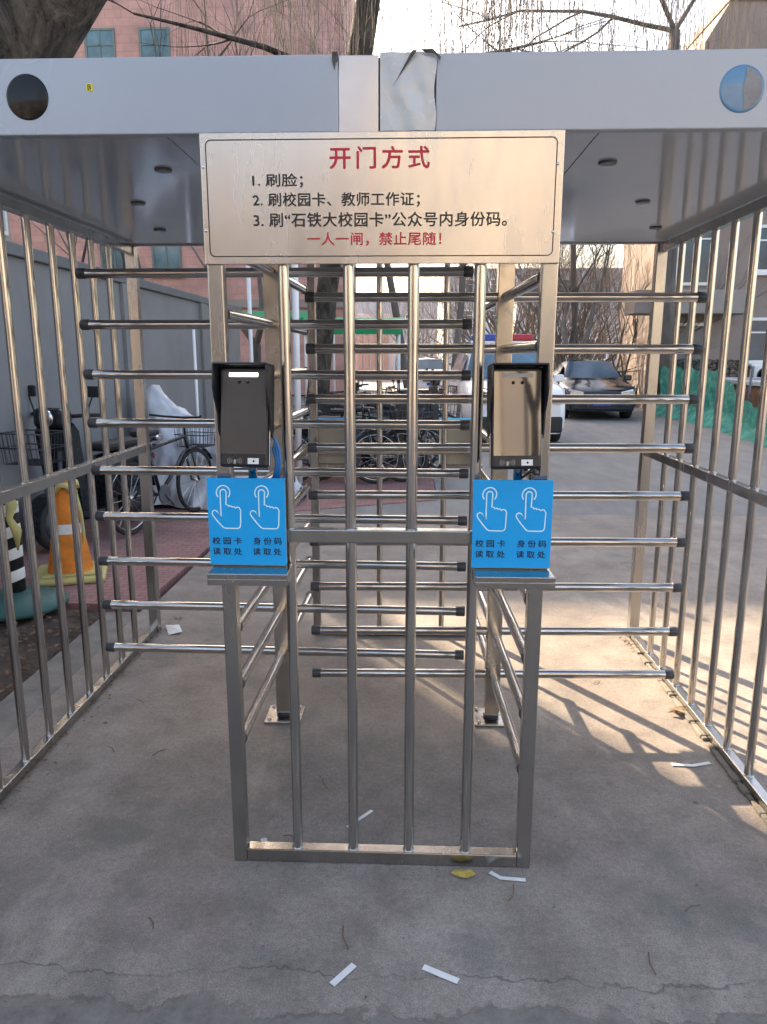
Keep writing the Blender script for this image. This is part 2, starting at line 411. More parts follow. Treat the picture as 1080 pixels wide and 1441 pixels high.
for i in range(14):
    x, y, a = r2.uniform(-1.3, 1.1), r2.uniform(1.7, 4.0), r2.random() * 6.3; L = r2.uniform(.03, .09)
    b.tube([(x, y, .004), (x + L * .5 * math.cos(a), y + L * .5 * math.sin(a), .006), (x + L * math.cos(a + .2), y + L * math.sin(a + .2), .004)], .0016, 4)
for i in range(260):
    x, y = r2.choice([(r2.uniform(-.56, .40), 2.01 + r2.gauss(0, .02)), (r2.uniform(-.56, .40), 2.075 + abs(r2.gauss(0, .02))), (-.542 + r2.gauss(0, .09), 2.975 + r2.gauss(0, .09)), (.36 + r2.gauss(0, .09), 2.985 + r2.gauss(0, .09)), (r2.uniform(-1.3, 1.1), 1.5 + r2.gauss(0, .05))])
    leaf(b, x, y, .003, r2.uniform(.0015, .005), r2)
tag(b.build('leaf_litter', M['leafdry'], fix=False), 'scattered dry brown leaves and crumbs on the soil bed and along the fence feet', 'leaf litter', kind='stuff')

# ------------------------------------------------------------------ canopy
XC = -.085
RX0, RX1, RY0, RY1, RZ0, RZ1 = -1.53, 1.335, 2.03, 4.0, 2.105, 2.285
can = empty('entrance_canopy', (XC, 3.0, 2.1), 'silver white flat canopy with dark glossy underside roofing the whole gate', 'canopy')
def part(b, name, m, parent): # world coordinates kept: the mesh is shifted by the parent's origin
    o = b.build(name, m, parent); o.matrix_parent_inverse = Matrix.Translation(-parent.location); return o
for x0, x1 in ((RX0, -.19), (.055, RX1)):
    part(MB().box((x0, RY0, RZ0), (x1, RY0 + .03, RZ1), .003), 'fascia', M['fascia'], can)
part(MB().box((-.1895, RY0 + .002, RZ0), (-.0885, RY0 + .033, RZ1 - .002), .002), 'joint_plate', M['jointplate'], can)
# crumpled film over the right half of the joint
b = MB(); r2 = random.Random(5); nx, nz = 14, 18
for j in range(nz + 1):
    for i in range(nx + 1):
        x = -.0845 + (.138 + .003 * math.sin(j * .5)) * i / nx; z = RZ0 + .002 + (RZ1 - RZ0) * j / nz * 1.0
        b.v.append((x, RY0 - .002 - .0010 * r2.random() - .0016 * math.sin(i * .8 + j * .35) * min(1, (nx - i) / 4) * min(1, i / 3), z))
for j in range(nz):
    for i in range(nx):
        a = j * (nx + 1) + i; b.f.append((a, a + 1, a + nx + 2, a + nx + 1)); b.sm.append(True)
part(b, 'film_wrap', M['jointfilm'], can)
part(MB().box((-.089, RY0 + .02, RZ0), (.055, RY0 + .032, RZ1 - .002)), 'joint_backing', M['blackp'], can)
for x0 in (RX0, RX1 - .03):
    part(MB().box((x0, RY0 + .032, RZ0), (x0 + .03, RY1 - .032, RZ1), .003), 'side_fascia', M['fascia'], can)
part(MB().box((RX0, RY1 - .03, RZ0), (RX1, RY1, RZ1), .003), 'rear_fascia', M['fascia'], can)
part(MB().box((RX0 + .031, RY0 + .034, RZ1 - .03), (RX1 - .031, RY1 - .031, RZ1 - .01)), 'top_sheet', M['fascia'], can)
# soffit panels with fine gaps
ys = [RY0 + .036, RY0 + .075, 3.36, RY1 - .034]; xs = [RX0 + .033, -.645, .475, RX1 - .033]
b = MB()
for i in range(3):
    for j in range(3):
        dz = .0015 * ((i * 3 + j) % 3)
        b.box((xs[i] + .0015, ys[j] + .0015, RZ0 + .004 + dz), (xs[i + 1] - .0015, ys[j + 1] - .0015, RZ0 + .016), .001)
part(b, 'soffit', M['soffit'], can)
for x, y in ((-.768, 2.414), (-1.028, 2.911), (-1.15, 3.516), (.573, 2.37), (.849, 2.943), (1.079, 3.516)):
    dl = part(MB().lathe([(.020, 0), (.025, .0), (.027, .003), (.027, .008)], 24, Matrix.Translation((x, y, RZ0 - .001))), 'downlight', M['edge'], can)
    o = MB().lathe([(.0195, .0), (.0, .001)], 20, Matrix.Translation((x, y, RZ0 + .0005))).build('lamp_lens', M['beigebox'], dl)
for x, m, nm in ((-.986, M['lens'], 'indicator_disc'), (.808, M['reflectlens'], 'indicator_disc')):
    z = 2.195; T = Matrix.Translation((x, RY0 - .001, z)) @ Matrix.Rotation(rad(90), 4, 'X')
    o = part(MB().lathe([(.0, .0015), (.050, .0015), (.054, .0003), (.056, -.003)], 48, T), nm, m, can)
    o['label'] = 'round dark glossy disc' if m is M['lens'] else 'round glossy disc with a painted reflection, blue left half and grey right'
    if m is M['reflectlens']:  # painted reflection: blue disc with a grey shape over its right half
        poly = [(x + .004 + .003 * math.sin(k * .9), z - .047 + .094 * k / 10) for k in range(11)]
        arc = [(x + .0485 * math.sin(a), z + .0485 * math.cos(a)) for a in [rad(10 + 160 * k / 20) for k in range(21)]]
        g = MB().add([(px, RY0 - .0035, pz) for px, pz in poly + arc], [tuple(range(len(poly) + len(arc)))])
        part(g, 'reflection_grey_half', mat('painted_reflection_grey', (.20, .20, .21), .3, 0, .2, 20), can)
st = part(MB().box((-.831, RY0 - .0015, 2.208), (-.815, RY0 + .001, 2.225)), 'sticker', M['yellow'], can)
o = letter('B', -.8275, -.8185, 2.2105, 2.2225, RY0 - .0022, M['blackink'], st); 
# torn tape at the upper corners of the joint
def scrap(pts, y): return MB().add([(x, y + .002 * ((i % 3) - 1), z) for i, (x, z) in enumerate(pts)], [tuple(range(len(pts)))])
part(scrap([(-.204, 2.288), (-.190, 2.288), (-.188, 2.268), (-.196, 2.262), (-.199, 2.246), (-.204, 2.268)], RY0 - .006), 'torn_tape', M['darktape'], can)
part(scrap([(.014, 2.288), (.046, 2.289), (.066, 2.272), (.064, 2.262), (.050, 2.278), (.030, 2.280)], RY0 - .014), 'torn_tape', M['darktape'], can)
part(scrap([(-.005, 2.286), (.008, 2.288), (-.030, 2.238), (-.052, 2.205)], RY0 - .013), 'torn_tape', M['darktape'], can)

# ------------------------------------------------------------------ front and rear barriers
PX = ((-.541, -.500), (.338, .379)); BX = (-.342, -.168, .004, .180)
def barrier(name, yf, sign, label):
    """yf: outer face, sign +1 when the frame runs away from the camera behind that face"""
    y0, y1 = sorted((yf, yf + .042 * sign)); ym = (y0 + y1) / 2
    t = empty(name, (XC, ym, 0), label, 'barrier')
    for a, c in PX: part(MB().box((a, y0, .0), (c, y1, 2.10), .003), 'post', M['flat'], t)
    part(MB().box((-.4995, y0 + .001, .002), (.3375, y1 - .001, .044), .003), 'bottom_rail', M['flat'], t)
    part(MB().box((-.4995, y0 + .002, 1.031), (.3375, y1 - .002, 1.069), .003), 'middle_rail', M['flat'], t)
    part(MB().box((-.4995, y0 + .002, 2.055), (.3375, y1 - .002, 2.098), .003), 'top_rail', M['flat'], t)
    for x in BX:
        bb_ = MB().tube([(x, ym, .040), (x, ym, 2.058)], .0155, 20, False)
        for zz in (.0435, 1.0685): bb_.lathe([(.0185, zz), (.0178, zz + .002), (.0156, zz + .004)], 20, Matrix.Translation((x, ym, 0)))
        part(bb_, 'bar', M['tube'], t)
    for x0, x1 in ((-.550, -.331), (.176, .390)):
        yo = yf - .112 * sign; ya, yb = sorted((yo, yf - .001 * sign))
        sh = MB().box((x0, ya, .955), (x1, yb, .971), .002)
        lip = sorted((yo, yo + .004 * sign)); sh.box((x0, lip[0] - .001, .938), (x1, lip[1] - .001, .9555), .001)
        for xx in (x0, x1 - .003): sh.box((xx, ya + .006, .938), (xx + .003, yb - .006, .9555))
        part(sh, 'shelf', M['flat'], t)
    return t
fb = barrier('front_barrier', 2.021, 1, 'stainless steel barrier frame under the notice, nearest the camera, with two small shelves')
rb = barrier('rear_barrier', 3.985, -1, 'stainless steel barrier frame at the far end of the gate, behind both rotors')

# ------------------------------------------------------------------ side fences
def fence(name, x, s, label):
    t = empty(name, (x, 3.0, 0), label, 'fence')
    o = s * .02
    for y in (2.05, 3.965): part(MB().box((x - .026, y - .026, .0), (x + .026, y + .026, 2.10), .003), 'post', M['flat'], t)
    for z0, z1, nm in ((.004, .042, 'bottom_rail'), (1.035, 1.078, 'middle_rail'), (2.060, 2.10, 'top_rail')):
        part(MB().box((x - .019, 2.0765, z0), (x + .019, 3.9385, z1), .003), nm, M['flat'], t)
    for k in range(9):
        y = 2.126 + .1915 * k + .0
        part(MB().tube([(x, y, .04), (x, y, 2.062)], .0155, 18, False).lathe([(.0185, .0415), (.0178, .0438), (.0156, .046)], 18, Matrix.Translation((x, y, 0))).lathe([(.0185, 1.0775), (.0178, 1.0795), (.0156, 1.082)], 18, Matrix.Translation((x, y, 0))), 'bar', M['tube'], t)
    cp = MB().lathe([(.0, .0), (.026, .002), (.03, .012), (.03, .045)], 18, Matrix.Translation((x, 4.035, 1.056)) @ Matrix.Rotation(rad(90), 4, 'X'))
    if s < 0: part(cp, 'end_cap', M['cap'], t)
    return t
fence('side_fence', -1.455, -1, 'stainless steel bar fence on the side of the brick paving and parked scooter')
fence('side_fence', 1.252, 1, 'stainless steel bar fence on the side of the road and green netting')
# crusted mortar under the fence feet
b = MB(); r2 = random.Random(8)
for k in range(46):
    y = 2.1 + 1.85 * k / 45 + r2.uniform(-.01, .01); s = r2.uniform(.012, .03)
    b.box((1.222 - s * .5, y - s, .0), (1.228 + s * .2, y + s, .004 + s * .45), s * .18)
for k in range(30):
    y = 2.7 + 1.1 * k / 30 + r2.uniform(-.02, .02); s = r2.uniform(.008, .022)
    b.box((-1.475 - s, y - s, .0), (-1.475 + s * .2, y + s, .004 + s * .4), s * .18)
structure(b.build('sediment', M['kerb']))
structure(b and bpy.data.objects['sediment'])

# ------------------------------------------------------------------ rotors
def rotor(x, y, z0, n, deg, label):
    t = empty('turnstile_rotor', (x, y, 0), label, 'turnstile rotor', 'full height rotors of the gate')
    MB().box((-.031, -.031, .03), (.031, .031, 2.103), .003).build('hub_post', M['hubmetal'], t)
    MB().box((-.078, -.078, .0), (.078, .078, .012), .002).build('base_plate', M['flat'], t)
    for bx_ in (-.058, .058):
        for by_ in (-.058, .058): MB().lathe([(.010, .012), (.010, .014), (.0068, .0142), (.0068, .020), (.004, .022), (0, .022)], 6, Matrix.Translation((bx_, by_, 0))).build('bolt', M['hubmetal'], t)
    MB().lathe([(.034, .012), (.034, .022), (.026, .026), (.026, .031)], 20).build('bearing_collar', M['rubber'], t)
    for k in range(n):
        for q in range(4):
            a = rad(deg + 90 * q); d = Vector((math.cos(a), math.sin(a), 0)); z = Vector((0, 0, z0 + .195 * k))
            ar = MB().tube([d * .030 + z, d * .742 + z], .0185, 18, False).build('arm', M['tube'], t)
            MB().tube([d * .738 + z, d * .741 + z, d * .772 + z, d * .775 + z], [.0190, .0208, .0208, .0185], 18).build('end_cap', M['cap'], ar)
    return t
rotor(-.542, 2.975, .305, 9, -1.0, 'turnstile rotor of horizontal steel arms beside the brick paving')
rotor(.360, 2.985, .212, 9, 1.6, 'turnstile rotor of horizontal steel arms beside the road')

# ------------------------------------------------------------------ notice sign
sg = empty('notice_sign', (XC, 2.012, 1.79), 'wide champagne steel notice with red and black Chinese lettering above the barrier', 'sign')
SX0, SX1, SZ0, SZ1 = -.543, .378, 1.784, 2.1015
part(MB().box((SX0, 2.011, SZ0), (SX1, 2.0185, SZ1), .0015), 'plate', M['signplate'], sg)
def sx(px): return SX0 + (px - 284) / (792 - 284) * (SX1 - SX0)
def sz(py): return SZ1 + (py - 186) / (372 - 186) * (SZ0 - SZ1)
Yk = 2.0102
pts = []
for cx, cz, a0 in ((sx(774.5), sz(203.5), 0), (sx(299.5), sz(203.5), 90), (sx(299.5), sz(353), 180), (sx(774.5), sz(353), 270)):
    for k in range(7):
        a = rad(a0 + 15 * k); pts.append((cx + .013 * math.cos(a), Yk, cz + .013 * math.sin(a)))
part(MB().ribbon(pts, .0026, True), 'border_line', M['blackink'], sg)
def line(txt, x0, x1, y0, y1, m, sp, bold):
    o = letter(txt, sx(x0), sx(x1), sz(y1), sz(y0), Yk - .0003, m, sg, sp, bold)
    o.matrix_parent_inverse = Matrix.Translation(-sg.location)
line('开门方式', 467, 606, 206.5, 236.8, M['redink'], 1.30, .026)
line('1. 刷脸；', 357, 428.5, 243, 262.5, M['blackink'], 1.0, .022)
line('2. 刷校园卡、教师工作证；', 357, 593, 270, 290.5, M['blackink'], 1.05, .022)
line('3. 刷“石铁大校园卡”公众号内身份码。', 357, 716, 298, 318.5, M['blackink'], 1.05, .022)
line('一人一闸，禁止尾随！', 433, 624, 326.5, 345.5, M['redink'], 1.05, .022)
for px_, py_ in ((288, 233), (288, 323), (784, 232), (781, 327)):
    T = Matrix.Translation((sx(px_), 2.011, sz(py_))) @ Matrix.Rotation(rad(90), 4, 'X')
    part(MB().lathe([(.0042, 0), (.0036, .0016), (.0, .0022)], 12, T), 'screw', M['chrome'], sg)

# ------------------------------------------------------------------ reader boxes with the blue sheets, and the terminals
def hand(b, ox):
    def q(x, y): return ((x + ox - 97 - .05 * (y - 95)) / 856 * .216 - .108, 0, (1040 - y) / 945 * .248)
    o = [(262, 505), (215, 440), (190, 430), (166, 445), (162, 468), (176, 492), (228, 556), (280, 610), (305, 624), (450, 625), (470, 615), (478, 590), (478, 430), (462, 402), (440, 395), (420, 406), (400, 388), (384, 396), (368, 382), (348, 388), (335, 372), (315, 372)]
    o += [(282 + 33 * math.cos(rad(a)), 240 - 33 * math.sin(rad(a))) for a in range(0, 181, 20)]
    b.ribbon([q(*p) for p in o], .0034, True)
    b.ribbon([q(282 + 74 * math.cos(rad(a)), 240 - 74 * math.sin(rad(a))) for a in range(-42, 223, 12)], .0034)
def reader(x, y, face, label, group):
    t = empty('card_reader_box', (x, y, .9715), label, 'card reader', group, 0 if face < 0 else math.pi)
    MB().box((-.105, -.012, 0), (.105, .015, .243), .004).build('case', M['beigebox'], t)
    sh = MB().box((-.108, -.0155, .004), (.108, -.0125, .250), .001)
    sh.box((-.108, -.0122, .2435), (.108, .012, .2465), .0008)
    s_ = sh.build('blue_sheet', M['bluesheet'], t)
    b = MB(); hand(b, 0); hand(b, 422); 
    for i in range(len(b.v)): b.v[i] = (b.v[i][0], -.0159, b.v[i][2])
    b.build('hand_icon', M['whiteink'], s_)
    k = .216 / 856; kz = .248 / 945
    for tx, x0, x1, y0, y1 in (('校园卡', 165, 490, 722, 800), ('身份码', 620, 933, 722, 800), ('读取处', 170, 495, 838, 915), ('读取处', 620, 933, 838, 915)):
        sl_ = .05 * (y0 - 95)
        letter(tx, (x0 - 97 - sl_) * k - .108, (x1 - 97 - sl_) * k - .108, (1040 - y1) * kz, (1040 - y0) * kz, -.0160, M['navyink'], s_, 1.5, .028)
    return t
reader(-.452, 1.999, -1, 'blue fronted card reader box on the shelf by the bike side passage, facing the camera', 'blue card reader boxes')
reader(.279, 1.999, -1, 'blue fronted card reader box on the shelf by the road side passage, facing the camera', 'blue card reader boxes')
for x, lb in ((-.452, 'grey back of a card reader box on the far barrier, bike side'), (.262, 'grey back of a card reader box on the far barrier, road side')):
    reader(x, 4.007, 1, lb, 'far card reader boxes')
for o in [o for o in bpy.data.objects if o.name.startswith('card_reader_box') and o.location.y > 3]:
    c = MB().lathe([(.008, 0), (.006, .003), (0, .003)], 14, Matrix.Translation((.07, .0152, .215)) @ Matrix.Rotation(rad(-90), 4, 'X')).build('cable_hole', M['blackp'], o)

def terminal(x, rz, lit, label):
    t = empty('face_scan_terminal', (x, 1.985, 1.215), label, 'terminal', 'face scan terminals')
    tilt = Matrix.Rotation(rad(-7), 4, 'X'); Z = Matrix.Rotation(rz, 4, 'Z')
    T = Z @ Matrix.Translation((0, -.012, .038)) @ tilt
    w, h = .069, .270
    MB().tube([Vector((.012, .018, .0)), Vector((.012, .018, .06)), Vector((.012, .01, .075))], .012, 18).build('pole', M['tube'], t)
    MB().box((-w, -.014, .0), (w, .014, h), .008, T).build('body', M['blackp'], t)
    # rim of bright metal round the lower half
    MB().box((-w - .0012, -.004, .006), (w + .0012, .006, h * .62), .001, T).build('metal_rim', M['chrome'], t)
    MB().box((-w + .006, -.0158, .036), (w - .006, -.0145, h - .012), .0005, T).build('screen', M['screen'] if not lit else M['screendim'], t)
    # hood: top plate and two tapering cheeks
    hd = MB()
    hd.box((-w - .006, -.052, h + .001), (w + .006, .016, h + .006), .0015, T)
    for s_ in (-1, 1):
        a, c = (w + .0022, w + .0062) if s_ > 0 else (-w - .0062, -w - .0022)
        hd.prism([(-.052, h + .0005), (.016, h + .0005), (.016, .095), (.006, .082), (-.006, .095), (-.018, .150), (-.040, .185), (-.052, .215)], a, c, 'x', T)
    hd.build('rain_hood', M['blackp'], t)
    lb = MB().box((-.040, -.0172, h - .028), (.040, -.0160, h - .018), .0004, T).build('light_bar', M['led'] if lit else M['greyink'], t)
    for xl in (-.012, .012): MB().lathe([(.0045, 0), (.0045, .0006), (.0, .0007)], 14, T @ Matrix.Translation((xl, -.0159, h - .042)) @ Matrix.Rotation(rad(90), 4, 'X')).build('camera_lens', M['lens'], t)
    cbl = MB()
    if lit:
        for k_ in range(3): cbl.tube([(.070 + .007 * k_, .014, .005), (.080 + .005 * k_, .016, .05), (.070 + .008 * k_, .020, .085), (.078, .018, .108), (.060, .020, .13)], .0040, 8)
        cbl.build('cable', M['bluecable'], t)
    else:
        cbl.tube([(.020, .012, .01), (.045, .006, .028), (.068, .010, .020), (.072, .020, .032), (.050, .028, .040), (.030, .022, .030)], .0032, 8)
        cbl.tube([(.025, .010, .012), (.050, .012, .036), (.060, .018, .018)], .0028, 8); cbl.build('cable', M['rubber'], t)
    b = MB().box((.012, -.0158, .010), (.043, -.0146, .026), .0005, T); lab = b.build('label_plate', M['label'], t)
    MB().lathe([(.0030, .0), (.0, .0004)], 10, T @ Matrix.Translation((.029, -.0162, .018)) @ Matrix.Rotation(rad(90), 4, 'X')).build('keyhole', M['blackink'], lab)
    b = MB()
    for r_ in (.005, .010, .015, .020):
        for c0 in (0, 180):
            pts = [T @ Vector((-.025 + r_ * math.cos(rad(c0 + a)), -.0148, .018 + r_ * .62 * math.sin(rad(c0 + a)))) for a in range(-44, 45, 11)]
            vs = []
            for p in pts:
                d = T.to_3x3() @ Vector((.0006, 0, 0)); vs += [p - d, p + d]
            b.add(vs, [(2 * i, 2 * i + 2, 2 * i + 3, 2 * i + 1) for i in range(len(pts) - 1)])
    pts = [T @ Vector((-.025 + dx, -.0148, .010 + dz)) for dx, dz in ((-.003, 0), (.003, 0), (.004, .009), (.0, .013), (-.002, .009))]
    b.add(pts, [tuple(range(5))])
    b.build('card_mark', M['greyink'], t)
    return t
terminal(-.447, rad(-7), True, 'black face scan terminal with its white light bar lit')
terminal(.280, rad(5), False, 'black face scan terminal with light bar off, its screen mirroring a building')

# ------------------------------------------------------------------ litter on the floor
def strip(pts, w, label, name='tape_strip', group='white tape strips on the floor', m='tape', cat='tape'):
    b = MB(); vs = []; k = len(pts)
    for i in range(k):
        a = Vector((*pts[max(0, i - 1)], 0)); c = Vector((*pts[min(k - 1, i + 1)], 0)); d = (c - a).normalized(); n = Vector((-d.y, d.x, 0)) * w / 2
        p = Vector((*pts[i], .003)); vs += [p - n, p + n]
    top = [v + Vector((0, 0, .0012)) for v in vs]
    b.add(vs + top, [(2 * k + 2 * i, 2 * k + 2 * i + 2, 2 * k + 2 * i + 3, 2 * k + 2 * i + 1) for i in range(k - 1)] + [(2 * i, 2 * i + 1, 2 * i + 3, 2 * i + 2) for i in range(k - 1)]
          + [(2 * i, 2 * i + 2, 2 * k + 2 * i + 2, 2 * k + 2 * i) for i in range(k - 1)] + [(2 * i + 1, 2 * k + 2 * i + 1, 2 * k + 2 * i + 3, 2 * i + 3) for i in range(k - 1)])
    return tag(b.build(name, M[m]), label, cat, group)
strip([(-.186, 1.566), (-.135, 1.630)], .018, 'white tape strip slanting up to the right, nearest the camera')
strip([(.044, 1.630), (.132, 1.588)], .018, 'white tape strip slanting down to the right on the floor nearest the camera')
strip([(.254, 1.997), (.284, 1.972), (.358, 1.966)], .014, 'bent white tape strip in front of the barrier foot')
strip([(-.200, 2.200), (-.165, 2.245), (-.123, 2.296)], .012, 'thin white tape strip lying behind the barrier bars')
strip([(1.02, 2.637), (1.10, 2.632), (1.174, 2.655)], .016, 'white tape strip in the sunlit patch by the roadside fence')
strip([(-.455, 2.085), (-.470, 2.13)], .02, 'crumpled white tape at the inner corner of the barrier foot')
b = MB(); b.add([(-1.36, 3.90, .004), (-1.29, 3.93, .012), (-1.35, 4.06, .006), (-1.42, 4.03, .010), (-1.355, 3.98, .022)], [(0, 1, 4), (1, 2, 4), (2, 3, 4), (3, 0, 4)])
tag(b.build('paper_scrap', M['tape']), 'folded white paper scrap on the concrete by the brickside fence end', 'paper')
b = MB(); r2 = random.Random(2)
pts = [(.172 + r2.uniform(.75, 1.15) * .034 * math.cos(a), 1.985 + r2.uniform(.5, 1.1) * .024 * math.sin(a), .004 + r2.random() * .008) for a in [k * .628 for k in range(10)]]
b.add(pts + [(.172, 1.985, .012)], [(i, (i + 1) % 10, 10) for i in range(10)])
tag(b.build('fallen_leaf', M['leafyellow']), 'curled yellow leaf on the concrete just in front of the barrier', 'leaf')
b = MB(); leaf(b, 1.19, 3.07, .012, .045, r2); leaf(b, 1.17, 3.05, .014, .03, r2); leaf(b, 1.21, 3.09, .012, .03, r2)
tag(b.build('fallen_leaf', M['leafdry']), 'dry brown leaf clump in the sun beside the roadside fence', 'leaf')

# ------------------------------------------------------------------ buildings
def facade(t, wall, rows, cols, y, w, h, gm, fm, skip=(), sill=True, nrm=-1, mull=2):
    """recess-framed windows on a wall that faces -Y (nrm -1) or +Y"""
    for zc in rows:
        for xc in cols:
            if (round(xc, 1), round(zc, 1)) in skip: continue
            f = MB(); e = .085; yo = y + nrm * .05; ya, yb = sorted((y + nrm * .002, yo))
            f.box((xc - w / 2, ya, zc - h / 2), (xc - w / 2 + e, yb, zc + h / 2)).box((xc + w / 2 - e, ya, zc - h / 2), (xc + w / 2, yb, zc + h / 2))
            f.box((xc - w / 2 + e, ya, zc - h / 2), (xc + w / 2 - e, yb, zc - h / 2 + e)).box((xc - w / 2 + e, ya, zc + h / 2 - e), (xc + w / 2 - e, yb, zc + h / 2))
            for k in range(1, mull): 
                xm = xc - w / 2 + w * k / mull; f.box((xm - .025, ya, zc - h / 2 + e), (xm + .025, yb, zc + h / 2 - e))
            f.box((xc - w / 2 + e, ya, zc + h * .16), (xc + w / 2 - e, yb - .004, zc + h * .16 + .045))
            if sill: 
                s0, s1 = sorted((y + nrm * .002, y + nrm * .14)); f.box((xc - w / 2 - .08, s0, zc - h / 2 - .08), (xc + w / 2 + .08, s1, zc - h / 2 - .003))
            o = part(f, 'window', fm, t)
            g0, g1 = sorted((y + nrm * .003, y + nrm * .02))
            g = MB().box((xc - w / 2 + e * .5, g0, zc - h / 2 + e * .5), (xc + w / 2 - e * .5, g1, zc + h / 2 - e * .5)).build('pane', gm, o)
pk = empty('school_building', (-21, 36, 0), 'tall pink tiled building with blue windows behind the trees', 'building')
part(MB().box((-46, 30, 0), (-2.6, 36, 17.7)), 'wall', M['pinkwall'], pk)
for z in (3.4, 10.4, 17.4): part(MB().box((-46.1, 29.85, z), (-2.5, 29.995, z + .3)), 'ledge', M['ledge'], pk)
facade(pk, None, [2.0, 5.5, 9.0, 12.5, 16.0], [-18.6, -16.4, -11.65, -9.6], 30, 1.15, 1.75, M['winglass'], M['frame_teal'], mull=2)
lb = empty('residential_block', (-14, 10, 0), 'beige block behind the grey wall at the far edge of the paving', 'building')
part(MB().box((-20, 4, 0), (-8, 15.25, 17.5)), 'wall', M['creamwall'], lb)
for zc in (1.8, 4.6, 7.4):
    for yc in (6.5, 9.5, 12.5, 14.4):
        f = MB()
        for ya, yb, za, zb in ((-.65, -.58, -.75, .75), (.58, .65, -.75, .75), (-.58, .58, -.75, -.68), (-.58, .58, .68, .75), (-.03, .03, -.68, .68)):
            f.box((-7.998, yc + ya, zc + za), (-7.93, yc + yb, zc + zb))
        o = part(f, 'window', M['frame_w'], lb); MB().box((-7.997, yc - .6, zc - .7), (-7.97, yc + .6, zc + .7)).build('pane', M['windark'], o)
for o in kids(lb):
    for c in kids(o): pass
# apartment building on the right
ab = empty('apartment_building', (14, 27, 0), 'beige pink apartment building with white windows and balconies beyond the green netting', 'building')
part(MB().box((7.0, 22.6, 0), (26, 26, 6.6)).prism([(7.9, 6.6), (26, 6.6), (26, 10.9), (8.5, 10.9), (7.9, 9.9)], 22.6, 26, 'y'), 'wall', M['beigewall'], ab)
for z in (3.05, 6.1): part(MB().box((6.2, 21.55, z - .34), (9.4, 22.595, z + .30), .02), 'balcony', M['ledge'], ab)
part(MB().box((8.45, 22.5, 10.902), (26.1, 26.1, 11.1)), 'parapet', M['ledge'], ab)
facade(ab, None, [2.0, 4.55, 7.6], [10.65, 14.2, 17.8], 22.6, 1.75, 1.30, M['windark'], M['frame_w'])
facade(ab, None, [1.55, 4.5], [8.15], 22.6, 1.1, 1.9, M['windark'], M['frame_w'], sill=False)
def aircon(x, y, z, label):
    t = empty('air_conditioner', (x, y, z), label, 'air conditioner', 'air conditioner boxes on the apartment wall')
    MB().box((-.42, -.30, 0), (.42, 0, .56), .02).build('case', M['frame_w'], t)
    T = Matrix.Translation((-.1, -.302, .28)) @ Matrix.Rotation(rad(90), 4, 'X')
    MB().lathe([(.235, 0), (.24, .012), (.20, .012), (.195, .0)], 24, T).build('fan_grille', M['cap'], t)
    MB().box((-.4, -.32, -.05), (.4, .0, -.003)).box((-.38, -.03, -.25), (-.35, 0, -.05)).box((.35, -.03, -.25), (.38, 0, -.05)).build('bracket', M['edge'], t)
aircon(10.4, 22.598, .72, 'white air conditioner box under the lower window of the apartment wall')
aircon(12.6, 22.598, 3.1, 'white air conditioner box between two upper windows of the apartment wall')
fb_ = empty('office_block', (5, 75, 0), 'pale far building closing the end of the road', 'building')
part(MB().box((3.0, 72, 0), (30, 80, 9.5)), 'wall', M['farwall'], fb_)
facade(fb_, None, [2.2, 5.0, 7.8], [5, 8, 11, 14], 72, 1.5, 1.5, M['windark'], M['frame_w'], sill=False)
fb3 = empty('grey_block', (-5, 88, 0), 'low grey far block across the end of the road, left of the pale one', 'building')
part(MB().box((-14, 86, 0), (2.9, 94, 7.6)), 'wall', M['farwall'], fb3)
facade(fb3, None, [2.2, 5.4], [-9, -6, -3, 0], 86, 1.5, 1.5, M['windark'], M['frame_w'], sill=False)
fb4 = empty('low_grey_block', (16, 50, 0), 'low grey block far behind the bushy bare trees', 'building')
part(MB().box((6.5, 48, 0), (30, 56, 5.2)), 'wall', M['farwall'], fb4)
facade(fb4, None, [2.0], [8.5, 11.5, 14.5, 17.5], 48, 1.6, 1.4, M['windark'], M['frame_w'], sill=False)
fb2 = empty('low_shed', (-.5, 52, 0), 'low pale shed with ribbed shutters far down the road', 'building')
part(MB().box((-6, 50, 0), (-1.2, 56, 4.2)), 'wall', M['farwall'], fb2)
b = MB()
for k in range(10): b.box((-5.6 + .42 * k, 49.9, .2), (-5.35 + .42 * k, 49.995, 3.7))
part(b, 'shutter', M['ledge'], fb2)
# building behind the camera: it is what the polished steel, the notice and the screens mirror
cb = empty('teaching_block', (8, -20, 0), 'sunlit cream teaching block behind the camera', 'building')
part(MB().box((-1.5, -26, 0), (34, -17, 9.6)), 'wall', M['creamwall'], cb)
facade(cb, None, [2.2, 5.2, 8.0], [1.0, 4.6, 8.2, 11.8, 15.4], -17, 1.8, 1.8, M['windark'], M['frame_w'], nrm=1)

for k in range(9): part(MB().box((-1.2 + 3.6 * k + .0, -16.995, 0), (-.6 + 3.6 * k, -16.6, 9.6)), 'pilaster', M['ledge'], cb)
db = empty('added_reflection_block', (-9, -18, 0), 'dark brick block added behind the camera to darken what the steel mirrors', 'building')  # unseen block, added to give screens and steel something dark to mirror
part(MB().box((-20, -24, 0), (-1.6, -15, 6.4)), 'wall', M['darkbrick'], db)
facade(db, None, [1.8, 4.7], [-16.5, -13, -9.5, -6, -3.4], -15, 1.6, 1.9, M['windark'], M['frame_w'], nrm=1)

